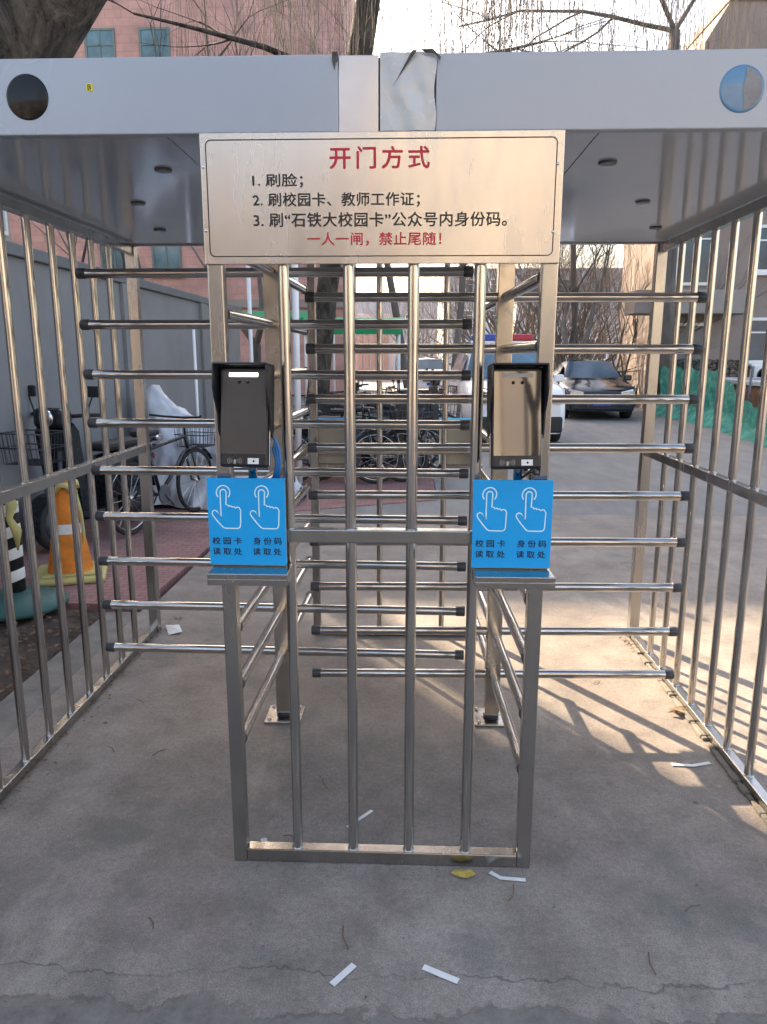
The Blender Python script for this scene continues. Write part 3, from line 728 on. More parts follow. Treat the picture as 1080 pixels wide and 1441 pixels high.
# ------------------------------------------------------------------ walls, posts
gw = empty('boundary_wall', (-3.15, 8, 0), 'grey painted wall with a dark coping behind the parked scooter', 'wall')
part(MB().box((-3.25, 1.0, -.06), (-3.102, 13.6, 2.30)), 'wall_panel', M['greywall'], gw)
part(MB().box((-3.30, .95, 2.302), (-3.06, 13.65, 2.40), .01), 'coping', M['capgrey'], gw)
for y in (5.2, 8.2, 11.2): part(MB().box((-3.1015, y - .16, -.05), (-3.06, y + .16, 2.30), .005), 'pilaster', M['greywall'], gw)
def post(x, y, h, r, m, label, name='metal_pole'):
    t = empty(name, (x, y, 0), label, 'pole')
    MB().tube([(0, 0, .02), (0, 0, h)], r, 16).build('shaft', m, t)
    MB().box((-r * 2.2, -r * 2.2, 0), (r * 2.2, r * 2.2, .02), .003).build('base_plate', M['edge'], t)
    MB().lathe([(r * 1.1, h), (r * 1.1, h + .02), (0, h + .03)], 16).build('cap', M['edge'], t)
post(-1.36, 8.9, 3.2, .040, M['white'], 'white pole standing by the parked bicycles near the dark trunk')
post(-2.55, 8.8, 1.9, .018, M['frame_w'], 'thin pale pole in front of the grey wall behind the tarp')
post(-2.35, 11.0, 3.0, .03, M['frame_w'], 'slim grey pole at the far end of the grey wall')

# awnings over the bicycle parking
def awning(x, y, w, d, z, label):
    t = empty('bicycle_shelter', (x, y, 0), label, 'shelter', 'green bicycle shelters')
    b = MB(); n = 8
    vs = []
    for i in range(n + 1):
        a = i / n; zz = z + .22 * math.sin(math.pi * a); yy = -d / 2 + d * a
        vs += [(-w / 2, yy, zz), (w / 2, yy, zz), (-w / 2, yy, zz + .02), (w / 2, yy, zz + .02)]
    fs = []
    for i in range(n):
        o = 4 * i; fs += [(o, o + 4, o + 5, o + 1), (o + 2, o + 3, o + 7, o + 6), (o, o + 2, o + 6, o + 4), (o + 1, o + 5, o + 7, o + 3)]
    fs += [(0, 1, 3, 2), (4 * n, 4 * n + 2, 4 * n + 3, 4 * n + 1)]
    b.add(vs, fs); b.box((-w / 2, -d / 2 - .012, z - .16), (w / 2, -d / 2 - .003, z + .01))
    b.build('cloth_roof', M['greenroof'], t)
    for xx in (-w / 2 + .1, w / 2 - .1):
        for yy in (-d / 2 + .1, d / 2 - .1): MB().tube([(xx, yy, 0), (xx, yy, z - .001)], .03, 10).build('leg', M['frame_w'], t)
awning(-1.35, 17.8, 2.3, 1.6, 2.18, 'green cloth shelter over the bicycles nearest the dark trunk')
awning(-3.4, 20.6, 2.6, 1.8, 2.5, 'green cloth shelter further back beside the pink building')

# ------------------------------------------------------------------ cones, bollard, tarp
def cone(x, y, rz, label, s=1.0):
    t = empty('traffic_cone', (x, y, .004), label, 'traffic cone', None, rz)
    def sq(r0, z0, r1, z1, b):
        vs = []
        for r_, z in ((r0, z0), (r1, z1)):
            for k in range(16):
                a = 2 * math.pi * (k + .5) / 16; c_, s_ = math.cos(a), math.sin(a); f = r_ / max(abs(c_), abs(s_)) * .55 + r_ * .45
                vs.append((c_ * f, s_ * f, z))
        b.add(vs, [(k, (k + 1) % 16, 16 + (k + 1) % 16, 16 + k) for k in range(16)] , True)
    MB().box((-.26, -.26, 0), (.26, .26, .045), .02).box((-.19, -.19, .0455), (.19, .19, .062), .006).build('base', M['yellowbase'], t)
    rr = lambda z: .165 - (z - .06) * .165
    b = MB(); sq(rr(.063), .063, rr(.36), .36, b); sq(rr(.43), .43, rr(.70), .70, b); b.lathe([(rr(.70), .70), (.05, .74), (.045, .80), (.0, .805)], 16)
    cb_ = b.build('cone_body', M['orange'], t)
    b = MB(); sq(rr(.36) + .002, .358, rr(.43) + .002, .432, b); b.build('reflective_band', M['tape'], cb_)
    b = MB()
    pts = [(.09 * math.cos(a), .09 * math.sin(a), .70 + .035 * math.sin(3 * a)) for a in [k * .45 for k in range(14)]]
    b.tube(pts, .022, 8); b.tube([(.07, -.03, .7), (.11, -.05, .5), (.12, -.07, .35), (.10, -.1, .2)], [.02, .014, .012, .004], 6)
    b.build('wrapped_tape', M['yellowbase'], t)
    t.scale = (s, s, s); return t
cone(-2.42, 5.0, .35, 'orange traffic cone with yellow base behind the steel fence', .92)
t = empty('striped_bollard', (-2.475, 4.36, .004), 'black and white striped bollard with green foot behind the steel fence', 'bollard')
MB().lathe([(.30, 0), (.30, .03), (.20, .07), (.07, .10), (.062, .10)], 28).build('foot', M['greenpaint'], t)
MB().lathe([(.060, .101), (.060, .70), (.05, .74), (0, .75)], 24).build('post', M['rubber'], t)
for z in (.16, .30, .44, .58):
    b = MB().lathe([(.0615, z), (.0625, z + .003), (.0625, z + .067), (.0615, z + .07)], 24)
    for i, v in enumerate(b.v): b.v[i] = (v[0], v[1], v[2] + .35 * v[0])
    b.build('white_stripe', M['label'], t)
b = MB(); b.tube([(.03, -.06, .74), (.07, -.07, .66), (.05, -.08, .58), (.09, -.08, .50), (.08, -.07, .38)], [.03, .035, .02, .03, .005], 8); b.build('tied_tape', M['yellowbase'], t)

def tarp(x, y, rz, label):
    t = empty('covered_scooter', (x, y, .004), label, 'covered scooter', None, rz)
    # length along local x; saddle, bars and tail give the cloth its ridge line
    n, k = 84, 52; vs = []; r = random.Random(4)
    ph = [r.uniform(0, 6.28) for _ in range(8)]
    def ridge(u):
        pts = [(-.95, .30), (-.84, .70), (-.70, 1.18), (-.62, 1.24), (-.42, .98), (.05, .78), (.45, .70), (.70, .55), (.95, .12)]
        for (a, za), (c, zc) in zip(pts, pts[1:]):
            if a <= u <= c: f = (u - a) / (c - a); f = f * f * (3 - 2 * f) if False else f; return za + (zc - za) * f
        return .2
    for i in range(n + 1):
        u = -.95 + 1.9 * i / n; h = ridge(u); w = .30 * (1 - abs(u / 1.02) ** 4) + .06
        for j in range(k + 1):
            s = -1 + 2 * j / k; a = abs(s)
            z = h * (1 - a ** 1.7 * .97); yy = math.copysign((a ** .8) * w * (1 + .35 * a), s)
            z += .02 * math.sin(7 * u + ph[0] + 3 * s) * a; yy += .035 * math.sin(16 * u + ph[1]) * a + .02 * math.sin(31 * u + ph[2] + 4 * s) * a
            q = 4.1 * u + 5.3 * s + 1.3 * math.sin(3.1 * u - 2.2 * s + ph[5]); w2 = -6.7 * u + 3.9 * s + 1.7 * math.sin(4.3 * s + ph[6])
            fold = .030 * (1 - abs(math.sin(q))) ** 1.5 + .022 * (1 - abs(math.sin(w2 * 1.4))) ** 2 + .012 * (1 - abs(math.sin(q * 2.7 + w2))) ** 2
            cr_ = mnoise.ridged_multi_fractal(Vector((u * 2.6, s * 1.7 + 4, z * 2.2)), 1.0, 2.1, 4, 1.0, 2.0) - 1.0
            fold += .028 * cr_
            yy += math.copysign(fold * (.4 + a) * 1.3 + a * a * (.045 * math.sin(13 * u + ph[7] + 2 * a) + .03 * abs(math.sin(21 * u + ph[0]))), s)
            vs.append((u + .03 * math.sin(9 * s + ph[3]) * a, yy, max(.012, z + fold * (1.1 - a) + .03 * math.sin(23 * u + ph[4]) * a * (1 - a))))
    b = MB(); b.add(vs, [(i * (k + 1) + j, i * (k + 1) + j + 1, (i + 1) * (k + 1) + j + 1, (i + 1) * (k + 1) + j) for i in range(n) for j in range(k)], True)
    b.build('tarp', M['tarp'], t)
    for xx in (-.72, .68):
        T = Matrix.Translation((xx, 0, .22)) @ Matrix.Rotation(rad(90), 4, 'X')
        MB().lathe([(.13, -.04), (.20, -.05), (.218, -.02), (.218, .02), (.20, .05), (.13, .04)], 22, T).build('wheel', M['tyre'], t)
tarp(-2.12, 7.85, rad(-6), 'scooter under a grey white tarp beside the grey wall')

# ------------------------------------------------------------------ bicycles and the electric scooter
def ring(b, c, r, tr, n=28, m=6, axis='y'):
    vs = []
    for i in range(n):
        a = 2 * math.pi * i / n
        for j in range(m):
            q = 2 * math.pi * j / m; rr_ = r + tr * math.cos(q)
            vs.append((c[0] + rr_ * math.cos(a), c[1] + tr * math.sin(q), c[2] + rr_ * math.sin(a)))
    b.add(vs, [(i * m + j, ((i + 1) % n) * m + j, ((i + 1) % n) * m + (j + 1) % m, i * m + (j + 1) % m) for i in range(n) for j in range(m)], True)
BIKE_GROUP = 'bicycles parked along the road'
def bicycle(loc, rz, col, label, basket=True):
    t = empty('bicycle', loc, label, 'bicycle', BIKE_GROUP, rz)
    fm = mat('bicycle_frame_paint', col, .3, 0, .05, 6)
    for x in (-.52, .52):
        b = MB(); ring(b, (x, 0, .325), .305, .020); w = b.build('wheel', M['tyre'], t)
        b = MB(); ring(b, (x, 0, .325), .280, .007, 28, 5)
        for k in range(14):
            a = 2 * math.pi * k / 14; b.tube([(x, 0, .325), (x + .28 * math.cos(a), 0, .325 + .28 * math.sin(a))], .0022, 4, False)
        b.tube([(x, -.04, .325), (x, .04, .325)], .018, 8); b.build('rim', M['chrome'], w)
        b = MB(); ang = range(10, 150, 14) if x < 0 else range(30, 170, 14)
        vs = []
        for a in ang:
            for yy in (-.028, .028): vs.append((x + .345 * math.cos(rad(a)), yy, .325 + .345 * math.sin(rad(a))))
        k = len(vs) // 2; b.add(vs, [(2 * i, 2 * i + 1, 2 * i + 3, 2 * i + 2) for i in range(k - 1)]); b.build('mudguard', M['carblack'], t)
    b = MB(); bb = (-.08, 0, .29); st_ = (-.22, 0, .72); hd = (.38, 0, .78); hd2 = (.41, 0, .66)
    for p, q in ((bb, st_), (st_, hd), (bb, hd2), (hd, hd2)): b.tube([p, q], .017, 8)
    for s in (-.035, .035):
        b.tube([(-.08, s, .29), (-.52, s * 1.4, .325)], .010, 6); b.tube([(-.21, s, .68), (-.52, s * 1.4, .325)], .009, 6); b.tube([(.425, s, .62), (.52, s * 1.2, .325)], .012, 6)
    b.build('frame', fm, t)
    MB().tube([st_, (-.25, 0, .84)], .013, 8).box((-.38, -.075, .84), (-.13, .075, .90), .025).build('saddle', M['rubber'], t)
    MB().tube([hd, (.36, 0, .95)], .012, 8).tube([(.22, -.28, .99), (.33, -.2, .97), (.36, 0, .96), (.33, .2, .97), (.22, .28, .99)], .012, 8).build('handlebar', M['rubber'], t)
    MB().lathe([(.09, -.006), (.09, .006)], 20, Matrix.Translation((-.08, -.05, .29)) @ Matrix.Rotation(rad(90), 4, 'X')).tube([(-.08, -.06, .29), (.02, -.07, .17)], .009, 6).tube([(-.08, .06, .29), (-.18, .07, .41)], .009, 6).build('crank', M['edge'], t)
    if basket:
        b = MB(); x0, x1, y0, y1, z0, z1 = .46, .74, -.17, .17, .66, .90
        for k in range(8):
            f = k / 7
            for yy in (y0, y1): b.tube([(x0 + (x1 - x0) * f, yy * .85, z0), (x0 - .02 + (x1 - x0 + .05) * f, yy, z1)], .003, 4, False)
            for xx, xt in ((x0, x0 - .02), (x1, x1 + .03)): b.tube([(xx, (y0 + (y1 - y0) * f) * .85, z0), (xt, y0 + (y1 - y0) * f, z1)], .003, 4, False)
            b.tube([(x0 + (x1 - x0) * f, y0 * .85, z0), (x0 + (x1 - x0) * f, y1 * .85, z0)], .003, 4, False)
        for z, e in ((z1, .03), (.78, .015)):
            b.tube([(x0 - e * .6, y0, z), (x1 + e, y0, z), (x1 + e, y1, z), (x0 - e * .6, y1, z), (x0 - e * .6, y0, z)], .005, 5, False)
        b.build('basket', M['cap'], t)
    MB().tube([(-.1, .02, .28), (-.16, .13, .02)], .009, 6).build('kickstand', M['edge'], t)
    return t
r2 = random.Random(21)
bl = [((-.95, 8.95), 6, (.03, .05, .06), 'dark bicycle standing side on, first of the row behind the gate'),
      ((-.35, 9.75), 172, (.02, .14, .12), 'teal bicycle second in the row behind the gate'),
      ((-.85, 10.4), 10, (.10, .10, .11), 'grey bicycle in the middle of the row, facing the road'),
      ((-.25, 11.0), -8, (.015, .02, .03), 'black bicycle in the middle of the row beside the teal one'),
      ((-.90, 11.7), 168, (.25, .03, .03), 'red framed bicycle towards the far end of the row'),
      ((-.15, 12.4), 12, (.04, .08, .20), 'blue framed bicycle towards the far end of the row'),
      ((-.70, 13.1), -5, (.03, .03, .03), 'black bicycle second from the shelter in the row'),
      ((-.10, 13.8), 175, (.3, .3, .3), 'silver bicycle next to the green shelter in the row')]
for (x, y), a, c, lb_ in bl: bicycle((x, y, .004), rad(a), c, lb_, True)
pack = bicycle((-.62, 9.2, .004), rad(-6), (.012, .016, .018), 'dark bicycle packed tightly between the coloured ones in the row')
for (x, y), a in (((-.45, 10.05), 171), ((-1.0, 10.9), 4), ((-.5, 11.4), 178), ((-.35, 12.8), -9), ((-.85, 9.6), 176), ((-.1, 10.2), 5), ((.02, 11.7), 186), ((-.6, 13.5), 8)):
    c = copy_tree(pack); c.location = (x, y, .004); c.rotation_euler = (0, 0, rad(a))
bicycle((-2.30, 6.75, .004), rad(74), (.02, .02, .025), 'dark bicycle between the electric scooter and the tarp')
o = bicycle((-2.10, 8.85, .004), rad(80), (.02, .05, .16), 'blue bicycle leaning between the tarp and the white pole'); o['group'] = 'bicycles parked along the road'

def scooter(loc, rz, label, col=(.012, .016, .02)):
    t = empty('electric_scooter', loc, label, 'electric scooter', None, rz)
    pm = mat('scooter_plastic', col, .28, 0, .1, 5)
    for x, r_ in ((-.55, .215), (.58, .215)):
        b = MB(); ring(b, (x, 0, .225), r_ - .045, .045, 28, 8); w = b.build('wheel', M['tyre'], t)
        MB().lathe([(.0, -.03), (.06, -.035), (.125, -.02), (.13, 0), (.125, .02), (.06, .035), (0, .03)], 20, Matrix.Translation((x, 0, .225)) @ Matrix.Rotation(rad(90), 4, 'X')).build('rim', M['cap'], w)
    b = MB()
    # body: lofted cross sections along x (x, z low, z high, half width)
    def loft(sec, b):
        n = 12; vs = []
        for x, z0, z1, w in sec:
            for k in range(n):
                a = 2 * math.pi * k / n; c_, s_ = math.cos(a), math.sin(a)
                vs.append((x, w * math.copysign(abs(c_) ** .6, c_), (z0 + z1) / 2 + (z1 - z0) / 2 * math.copysign(abs(s_) ** .6, s_)))
        b.add(vs, [(i * n + j, i * n + (j + 1) % n, (i + 1) * n + (j + 1) % n, (i + 1) * n + j) for i in range(len(sec) - 1) for j in range(n)], True)
        o = len(b.v) - len(vs); b.f += [tuple(o + j for j in range(n)), tuple(o + (len(sec) - 1) * n + j for j in range(n))]; b.sm += [False, False]
    loft([(-.86, .56, .64, .05), (-.70, .46, .70, .11), (-.40, .34, .72, .14), (-.10, .28, .70, .14), (.02, .22, .60, .13)], b)
    loft([(.0, .20, .27, .14), (.30, .20, .27, .14)], b)
    b.build('body', pm, t)
    b = MB(); b.prism([(.30, .22), (.40, .25), (.50, .95), (.44, 1.02), (.38, .95)], -.16, .16, 'y'); b.build('leg_shield', pm, t)
    MB().box((-.78, -.12, .725), (-.05, .12, .80), .035).build('seat', M['rubber'], t)
    MB().tube([(.46, 0, .9), (.42, 0, 1.06)], .03, 10).tube([(.30, -.36, 1.08), (.38, -.22, 1.08), (.42, 0, 1.06), (.38, .22, 1.08), (.30, .36, 1.08)], .016, 8).build('handlebar', M['rubber'], t)
    b = MB().box((.40, -.14, .98), (.55, .14, 1.14), .04); h_ = b.build('headlight_cowl', pm, t)
    MB().lathe([(.07, 0), (.06, .012), (0, .02)], 16, Matrix.Translation((.551, 0, 1.06)) @ Matrix.Rotation(rad(90), 4, 'Y')).build('headlight', M['chrome'], h_)
    for s in (-1, 1):
        MB().tube([(.38, s * .24, 1.09), (.36, s * .30, 1.24)], .007, 6).box((.345, s * .30 - .07, 1.22), (.37, s * .30 + .07, 1.31), .01).build('mirror', M['rubber'], t)
    for s in (-.06, .06): MB().tube([(.50, s, .80), (.58, s, .225)], .018, 8).build('fork', M['edge'], t)
    b = MB(); vs = []
    for a in range(-10, 151, 16):
        for yy in (-.07, .07): vs.append((.58 + .245 * math.cos(rad(a)), yy, .225 + .245 * math.sin(rad(a))))
    k = len(vs) // 2; b.add(vs, [(2 * i, 2 * i + 1, 2 * i + 3, 2 * i + 2) for i in range(k - 1)]); b.build('front_mudguard', pm, t)
    b = MB(); x0, x1 = .56, .86
    for k in range(9):
        f = k / 8
        for yy in (-.19, .19): b.tube([(x0 + (x1 - x0) * f, yy * .85, .74), (x0 + (x1 - x0) * f, yy, .97)], .0035, 4, False)
        b.tube([(x1, -.19 + .38 * f, .74), (x1 + .02, -.19 + .38 * f, .97)], .0035, 4, False); b.tube([(x0 + (x1 - x0) * f, -.16, .74), (x0 + (x1 - x0) * f, .16, .74)], .0035, 4, False)
    for z in (.97, .86): b.tube([(x0, -.19, z), (x1 + .01, -.19, z), (x1 + .01, .19, z), (x0, .19, z), (x0, -.19, z)], .006, 5, False)
    b.build('basket', M['cap'], t)
    MB().box((-.98, -.13, .70), (-.80, .13, .715), .004).box((-.92, -.15, .74), (-.80, .15, .80), .02).build('rear_rack', M['chrome'], t)
    MB().box((-.90, -.05, .56), (-.87, .05, .62), .01).build('tail_light', M['beaconred'], t)
    return t
scoot = scooter((-2.74, 6.25, .004), rad(258), 'black electric scooter with wire basket behind the orange cone')

for (x, y), a, lb_ in (((-.55, 9.35), 8, 'dark electric scooter standing among the first bicycles of the row'),
                       ((-.45, 12.05), 175, 'dark electric scooter among the bicycles halfway down the row'),
                       ((.0, 14.6), 10, 'dark electric scooter last in the row under the green shelter')):
    c = copy_tree(scoot); c.location = (x, y, .004); c.rotation_euler = (0, 0, rad(a)); c['label'] = lb_
# ------------------------------------------------------------------ cars
def car(name, loc, rz, pm, label, cat, suv=False, gm='carglass', group=None):
    t = empty(name, loc, label, cat, group, rz)
    # local: front towards -Y, length L along +Y
    L, hw = (4.55, .90) if not suv else (4.6, .92)
    H = 1.46 if not suv else 1.78
    hood = .92 if not suv else 1.08
    # stations: y, half width at belt, belt height, roof height, roof half width
    if not suv:
        st_ = [(0, .70, .62, .62, .60), (.12, .80, .70, .71, .70), (.5, .88, .80, .84, .72), (1.35, .90, .90, .94, .66), (2.1, .90, .93, 1.40, .58), (2.6, .90, .93, 1.46, .58), (3.2, .90, .94, 1.42, .57), (3.95, .88, .95, 1.02, .64), (4.45, .84, .92, .96, .66), (4.55, .76, .70, .72, .6)]
    else:
        st_ = [(0, .74, .74, .74, .66), (.10, .84, .86, .88, .74), (.4, .90, .98, 1.02, .76), (1.05, .92, 1.05, 1.10, .72), (1.75, .92, 1.08, 1.70, .64), (2.3, .92, 1.08, 1.78, .64), (3.6, .92, 1.08, 1.76, .63), (4.35, .90, 1.06, 1.62, .62), (4.55, .86, 1.0, 1.06, .62), (4.6, .80, .72, .74, .6)]
    vs = []; m_ = 13
    for y, w, zb, zr, rw in st_:
        half = [(w * .92, .22), (w * .99, .34), (w, .55), (w * .985, zb), (rw + (w - rw) * .35, zb + (zr - zb) * .55), (rw, zr - (zr - zb) * .08), (rw * .55, zr)]
        prof = [(x, z) for x, z in half] + [(-x, z) for x, z in half[::-1][0:]][0:]
        prof = [(x, z) for x, z in half[:-1]] + [(0, zr + .012)] + [(-x, z) for x, z in half[:-1][::-1]]
        vs += [(x, y, z) for x, z in prof]
    n = len(prof)
    b = MB(); b.add(vs, [(i * n + j, i * n + j + 1, (i + 1) * n + j + 1, (i + 1) * n + j) for i in range(len(st_) - 1) for j in range(n - 1)]
                    + [(i * n, (i + 1) * n, (i + 1) * n + n - 1, i * n + n - 1) for i in range(len(st_) - 1)], True)
    o_ = len(b.v) - len(vs); b.f += [tuple(o_ + j for j in range(n)), tuple(o_ + (len(st_) - 1) * n + j for j in range(n))]; b.sm += [False, False]
    b.build('body', pm, t)
    i0, i1 = (3, 4); a, c = st_[i0], st_[i1]
    def pt(i, xf, f):  # point on the windscreen
        pass
    # windscreen
    ya, za, wa = a[0], a[3], a[4] ; yc, zc, wc = c[0], c[3], c[4]
    e = .03
    MB().add([(-wa * 1.12, ya + .05, za + .035 + e), (wa * 1.12, ya + .05, za + .035 + e), (wc * .97, yc - .03, zc - .02 + e), (-wc * .97, yc - .03, zc - .02 + e), (0, ya - .02, za + .02 + e), (0, yc - .05, zc + .0 + e)],
             [(0, 4, 5, 3), (4, 1, 2, 5)]).build('windscreen', M[gm], t)
    # side windows
    for s in (-1, 1):
        idx = range(i1, len(st_) - 3 if not suv else len(st_) - 3)
        b = MB(); ql = [(s * (a[1] + .004), ya + .35, a[2] + .05)]
        up = []; lo = []
        for i in idx:
            y, w, zb, zr, rw = st_[i]
            x1 = rw + (w - rw) * .86; x2 = rw + (w - rw) * .22
            lo.append((s * (x1 + .012), y, zb + .05)); up.append((s * (x2 + .012), y, zb + (zr - zb) * .78))
        lo = [(s * (a[1] * .97 + .008), ya + .30, a[2] + .06)] + lo
        pol = lo + up[::-1]
        b.add(pol, [tuple(range(len(pol)))]); b.build('side_window', M[gm], t)
        y_m = ya + .42
        MB().box((min(s * hw, s * (hw + .20)), y_m, a[2] + .02), (max(s * hw, s * (hw + .20)), y_m + .10, a[2] + .16), .03).build('wing_mirror', pm, t)
        # headlight
        hz = .64 if not suv else .78
        MB().add([(s * .42, -.005 + .0, hz - .05), (s * .80, .13, hz - .03), (s * .865, .38, hz + .12), (s * .78, .20, hz + .12), (s * .46, .03, hz + .055)], [(0, 1, 2, 3, 4)]).prism([(s * .43, hz - .055), (s * .78, hz - .03), (s * .76, hz + .08), (s * .46, hz + .05)], -.02, .12, 'y').build('headlight', M['chrome'], t)
        for yw in (.88, 3.60 if not suv else 3.68):
            T = Matrix.Translation((s * (hw - .12), yw, .32)) @ Matrix.Rotation(rad(90), 4, 'Y')
            wh = MB().lathe([(.20, -.10), (.31, -.11), (.325, -.08), (.325, .08), (.31, .11), (.20, .10)], 26, T).build('wheel', M['tyre'], t)
            MB().lathe([(0, -.085), (.19, -.09), (.205, -.10), (.205, .10), (.19, .09), (0, .085)], 20, T).build('rim', M['chrome'], wh)
    gz = .58 if not suv else .70
    MB().prism([(-.36, gz - .07), (.36, gz - .07), (.42, gz + .06), (-.42, gz + .06)], -.025, .05, 'y').build('grille', M['blackp'], t)
    b = MB()
    for k in range(3): b.box((-.38, -.032, gz - .05 + .04 * k), (.38, -.026, gz - .04 + .04 * k))
    b.build('grille_trim', M['chrome'], t)
    MB().box((-.78, -.04, .24), (.78, .10, .42 if not suv else .52), .04).build('front_bumper', pm if not suv else M['rubber'], t)
    MB().box((-.22, -.052, .36), (.22, -.042, .48), .004).build('number_plate', mat('blue_plate', (.02, .07, .35), .4, 0, .05, 5), t)
    return t, L
car('parked_car', (4.68, 18.5, -.005), rad(-3), M['carblack'], 'black saloon car facing the gate on the road', 'car')
v, _ = car('patrol_van', (1.86, 13.0, -.005), rad(2), M['carwhite'], 'white patrol van with red and blue roof light bar facing the gate', 'van', True, 'bluescreen')
lbm = MB().box((-.60, 2.0, 1.80), (.60, 2.28, 1.845), .01).build('light_bar', M['carwhite'], v)
MB().box((-.60, 1.99, 1.847), (-.06, 2.29, 1.975), .03).build('blue_beacon', M['beaconblue'], lbm)
MB().box((.06, 1.99, 1.847), (.60, 2.29, 1.975), .03).build('red_beacon', M['beaconred'], lbm)
car('parked_car', (.85, 31, -.005), rad(4), M['carwhite'], 'white car parked far down the road beyond the bicycles', 'car')
car('parked_car', (3.1, 37, -.005), rad(-2), M['carsilver'], 'silver car parked far down the road', 'car')
car('parked_car', (4.2, 27, -.005), rad(0), M['carwhite'], 'white car parked behind the black saloon', 'car')

# ------------------------------------------------------------------ netting, planter, hedge
def netting():
    t = empty('netting_fence', (7.0, 18, 0), 'turquoise green construction netting hung along the road edge', 'netting')
    path = [(6.75, 20.6), (6.95, 19.2), (7.0, 17.5), (6.85, 15.6), (6.6, 13.4), (6.4, 11.5)]
    b = MB(); r = random.Random(9); pts = []
    for (xa, ya), (xc, yc) in zip(path, path[1:]):
        for k in range(16): f = k / 16; pts.append((xa + (xc - xa) * f, ya + (yc - ya) * f))
    pts.append(path[-1]); n = len(pts); k = 10; vs = []
    for i, (x, y) in enumerate(pts):
        hgt = 1.25 if i < 34 else max(.62, 1.25 - (i - 34) * .045)
        hgt += .05 * math.sin(i * .8)
        for j in range(k + 1):
            f = j / k; skirt = -.35 * max(0, .25 - f) / .25 if f < .25 else 0
            vs.append((x + skirt + .05 * math.sin(i * 1.3 + j * .5) * (1 - f * .6) + r.uniform(-.015, .015), y, f * hgt))
    b.add(vs, [(i * (k + 1) + j, i * (k + 1) + j + 1, (i + 1) * (k + 1) + j + 1, (i + 1) * (k + 1) + j) for i in range(n - 1) for j in range(k)], True)
    part(b, 'net', M['greennet'], t)
    for i in range(0, n, 16): part(MB().tube([(pts[i][0] + .08, pts[i][1], 0), (pts[i][0] + .08, pts[i][1], 1.3)], .025, 8), 'stake', M['edge'], t)
netting()
t = empty('planter_wall', (9.5, 17.5, 0), 'low brown brick planter wall with pale coping behind the green netting', 'planter')
part(MB().box((7.45, 13.2, 0), (7.75, 19.6, .92)).box((7.75, 19.4, 0), (16, 19.6, .92)), 'brick_wall', M['planterbrown'], t)
part(MB().box((7.40, 13.15, .922), (7.80, 19.65, 1.02), .01).box((7.802, 19.35, .922), (16, 19.65, 1.02), .01), 'coping', M['farwall'], t)
def hedge(x0, x1, y0, y1, z0, z1, label, n=2600):
    b = MB(); r = random.Random(int(x0 * 10))
    for _ in range(n):
        leaf(b, r.uniform(x0, x1), r.uniform(y0, y1), z0 + (z1 - z0) * r.random() ** .7, r.uniform(.03, .07), r)
    t = empty('hedge', ((x0 + x1) / 2, (y0 + y1) / 2, 0), label, 'hedge')
    part(b, 'foliage', M['hedge'], t)
    b = MB()
    for _ in range(50):
        x, y = r.uniform(x0, x1), r.uniform(y0, y1); b.tube([(x, y, max(0, z0 - .6)), (x + r.uniform(-.1, .1), y, z1 - .1)], .008, 4)
    part(b, 'stems', M['twig'], t)
hedge(6.9, 9.2, 20.7, 21.3, .5, 1.45, 'low dark hedge between the netting and the apartment balconies')

# ------------------------------------------------------------------ trees
def branchset(b, tw, p, d, ln, r, depth, R, up=.25, spread=.55, twn=5, twl=.9, twr=.006, maxd=4):
    """recursive limb; thick wood into b, last order into tw"""
    n = 4; pts = [p.copy()]; rs = [r]; q = p.copy(); dd = d.copy()
    for i in range(n):
        dd = (dd + Vector((R.gauss(0, .13), R.gauss(0, .13), R.gauss(0, .08) + up * .10))).normalized()
        q = q + dd * ln / n; pts.append(q.copy()); rs.append(r * (1 - .42 * (i + 1) / n))
    (b if depth < maxd - 1 else tw).tube(pts, rs, 8 if depth < 2 else (5 if depth < maxd - 1 else 3), False)
    if depth >= maxd:
        return
    k = R.choice((2, 3, 3)) if depth < maxd - 1 else twn
    for i in range(k):
        f = R.uniform(.45, 1) if i else 1
        idx = min(n, max(1, int(round(f * n)))); s = pts[idx]
        ax = Vector((R.gauss(0, 1), R.gauss(0, 1), R.gauss(0, .5))); ax = (ax - dd * ax.dot(dd)).normalized()
        nd = (dd * math.cos(spread * R.uniform(.6, 1.3)) + ax * math.sin(spread * R.uniform(.6, 1.3)) + Vector((0, 0, up * .4))).normalized()
        branchset(b, tw, s, nd, ln * R.uniform(.62, .85), rs[idx] * R.uniform(.55, .8), depth + 1, R, up, spread, twn, twl, twr, maxd)
def bare_tree(seed, H=7.0, r=.12, trunk=1.8, maxd=5, spread=.5, multi=1, twn=5):
    R = random.Random(seed); b = MB(); tw = MB()
    for k in range(multi):
        d = Vector((R.gauss(0, .12 if multi == 1 else .35), R.gauss(0, .12 if multi == 1 else .35), 1)).normalized()
        p0 = Vector((R.uniform(-.2, .2) * (multi > 1), R.uniform(-.2, .2) * (multi > 1), 0))
        top = p0 + d * trunk
        b.tube([p0, p0 + d * .12, p0 + d * trunk * .5 + Vector((R.gauss(0, .04), R.gauss(0, .04), 0)), top], [r * 1.3, r * 1.05, r, r * .9], 9, False)
        for q in range(3 if multi == 1 else 2):
            a = q * 2.1 + R.random(); nd = (d + Vector((math.cos(a) * .55, math.sin(a) * .55, 0))).normalized()
            branchset(b, tw, top - d * .03, nd, (H - trunk) * .38, r * .62, 1, R, .3, spread, twn, maxd=maxd)
    return b, tw
def put_tree(name, seed, loc, label, group, **kw):
    t = empty(name, loc, label, 'tree', group, 0)
    b, tw = bare_tree(seed, **kw); b.build('trunk', M['barkgrey'], t, fix=False); tw.build('crown', M['twig'], t, fix=False)
    return t
def again(o, loc, rz, s, label):
    c = copy_tree(o); c.location = loc; c.rotation_euler = (0, 0, rz); c.scale = (s, s, s); c['label'] = label; return c
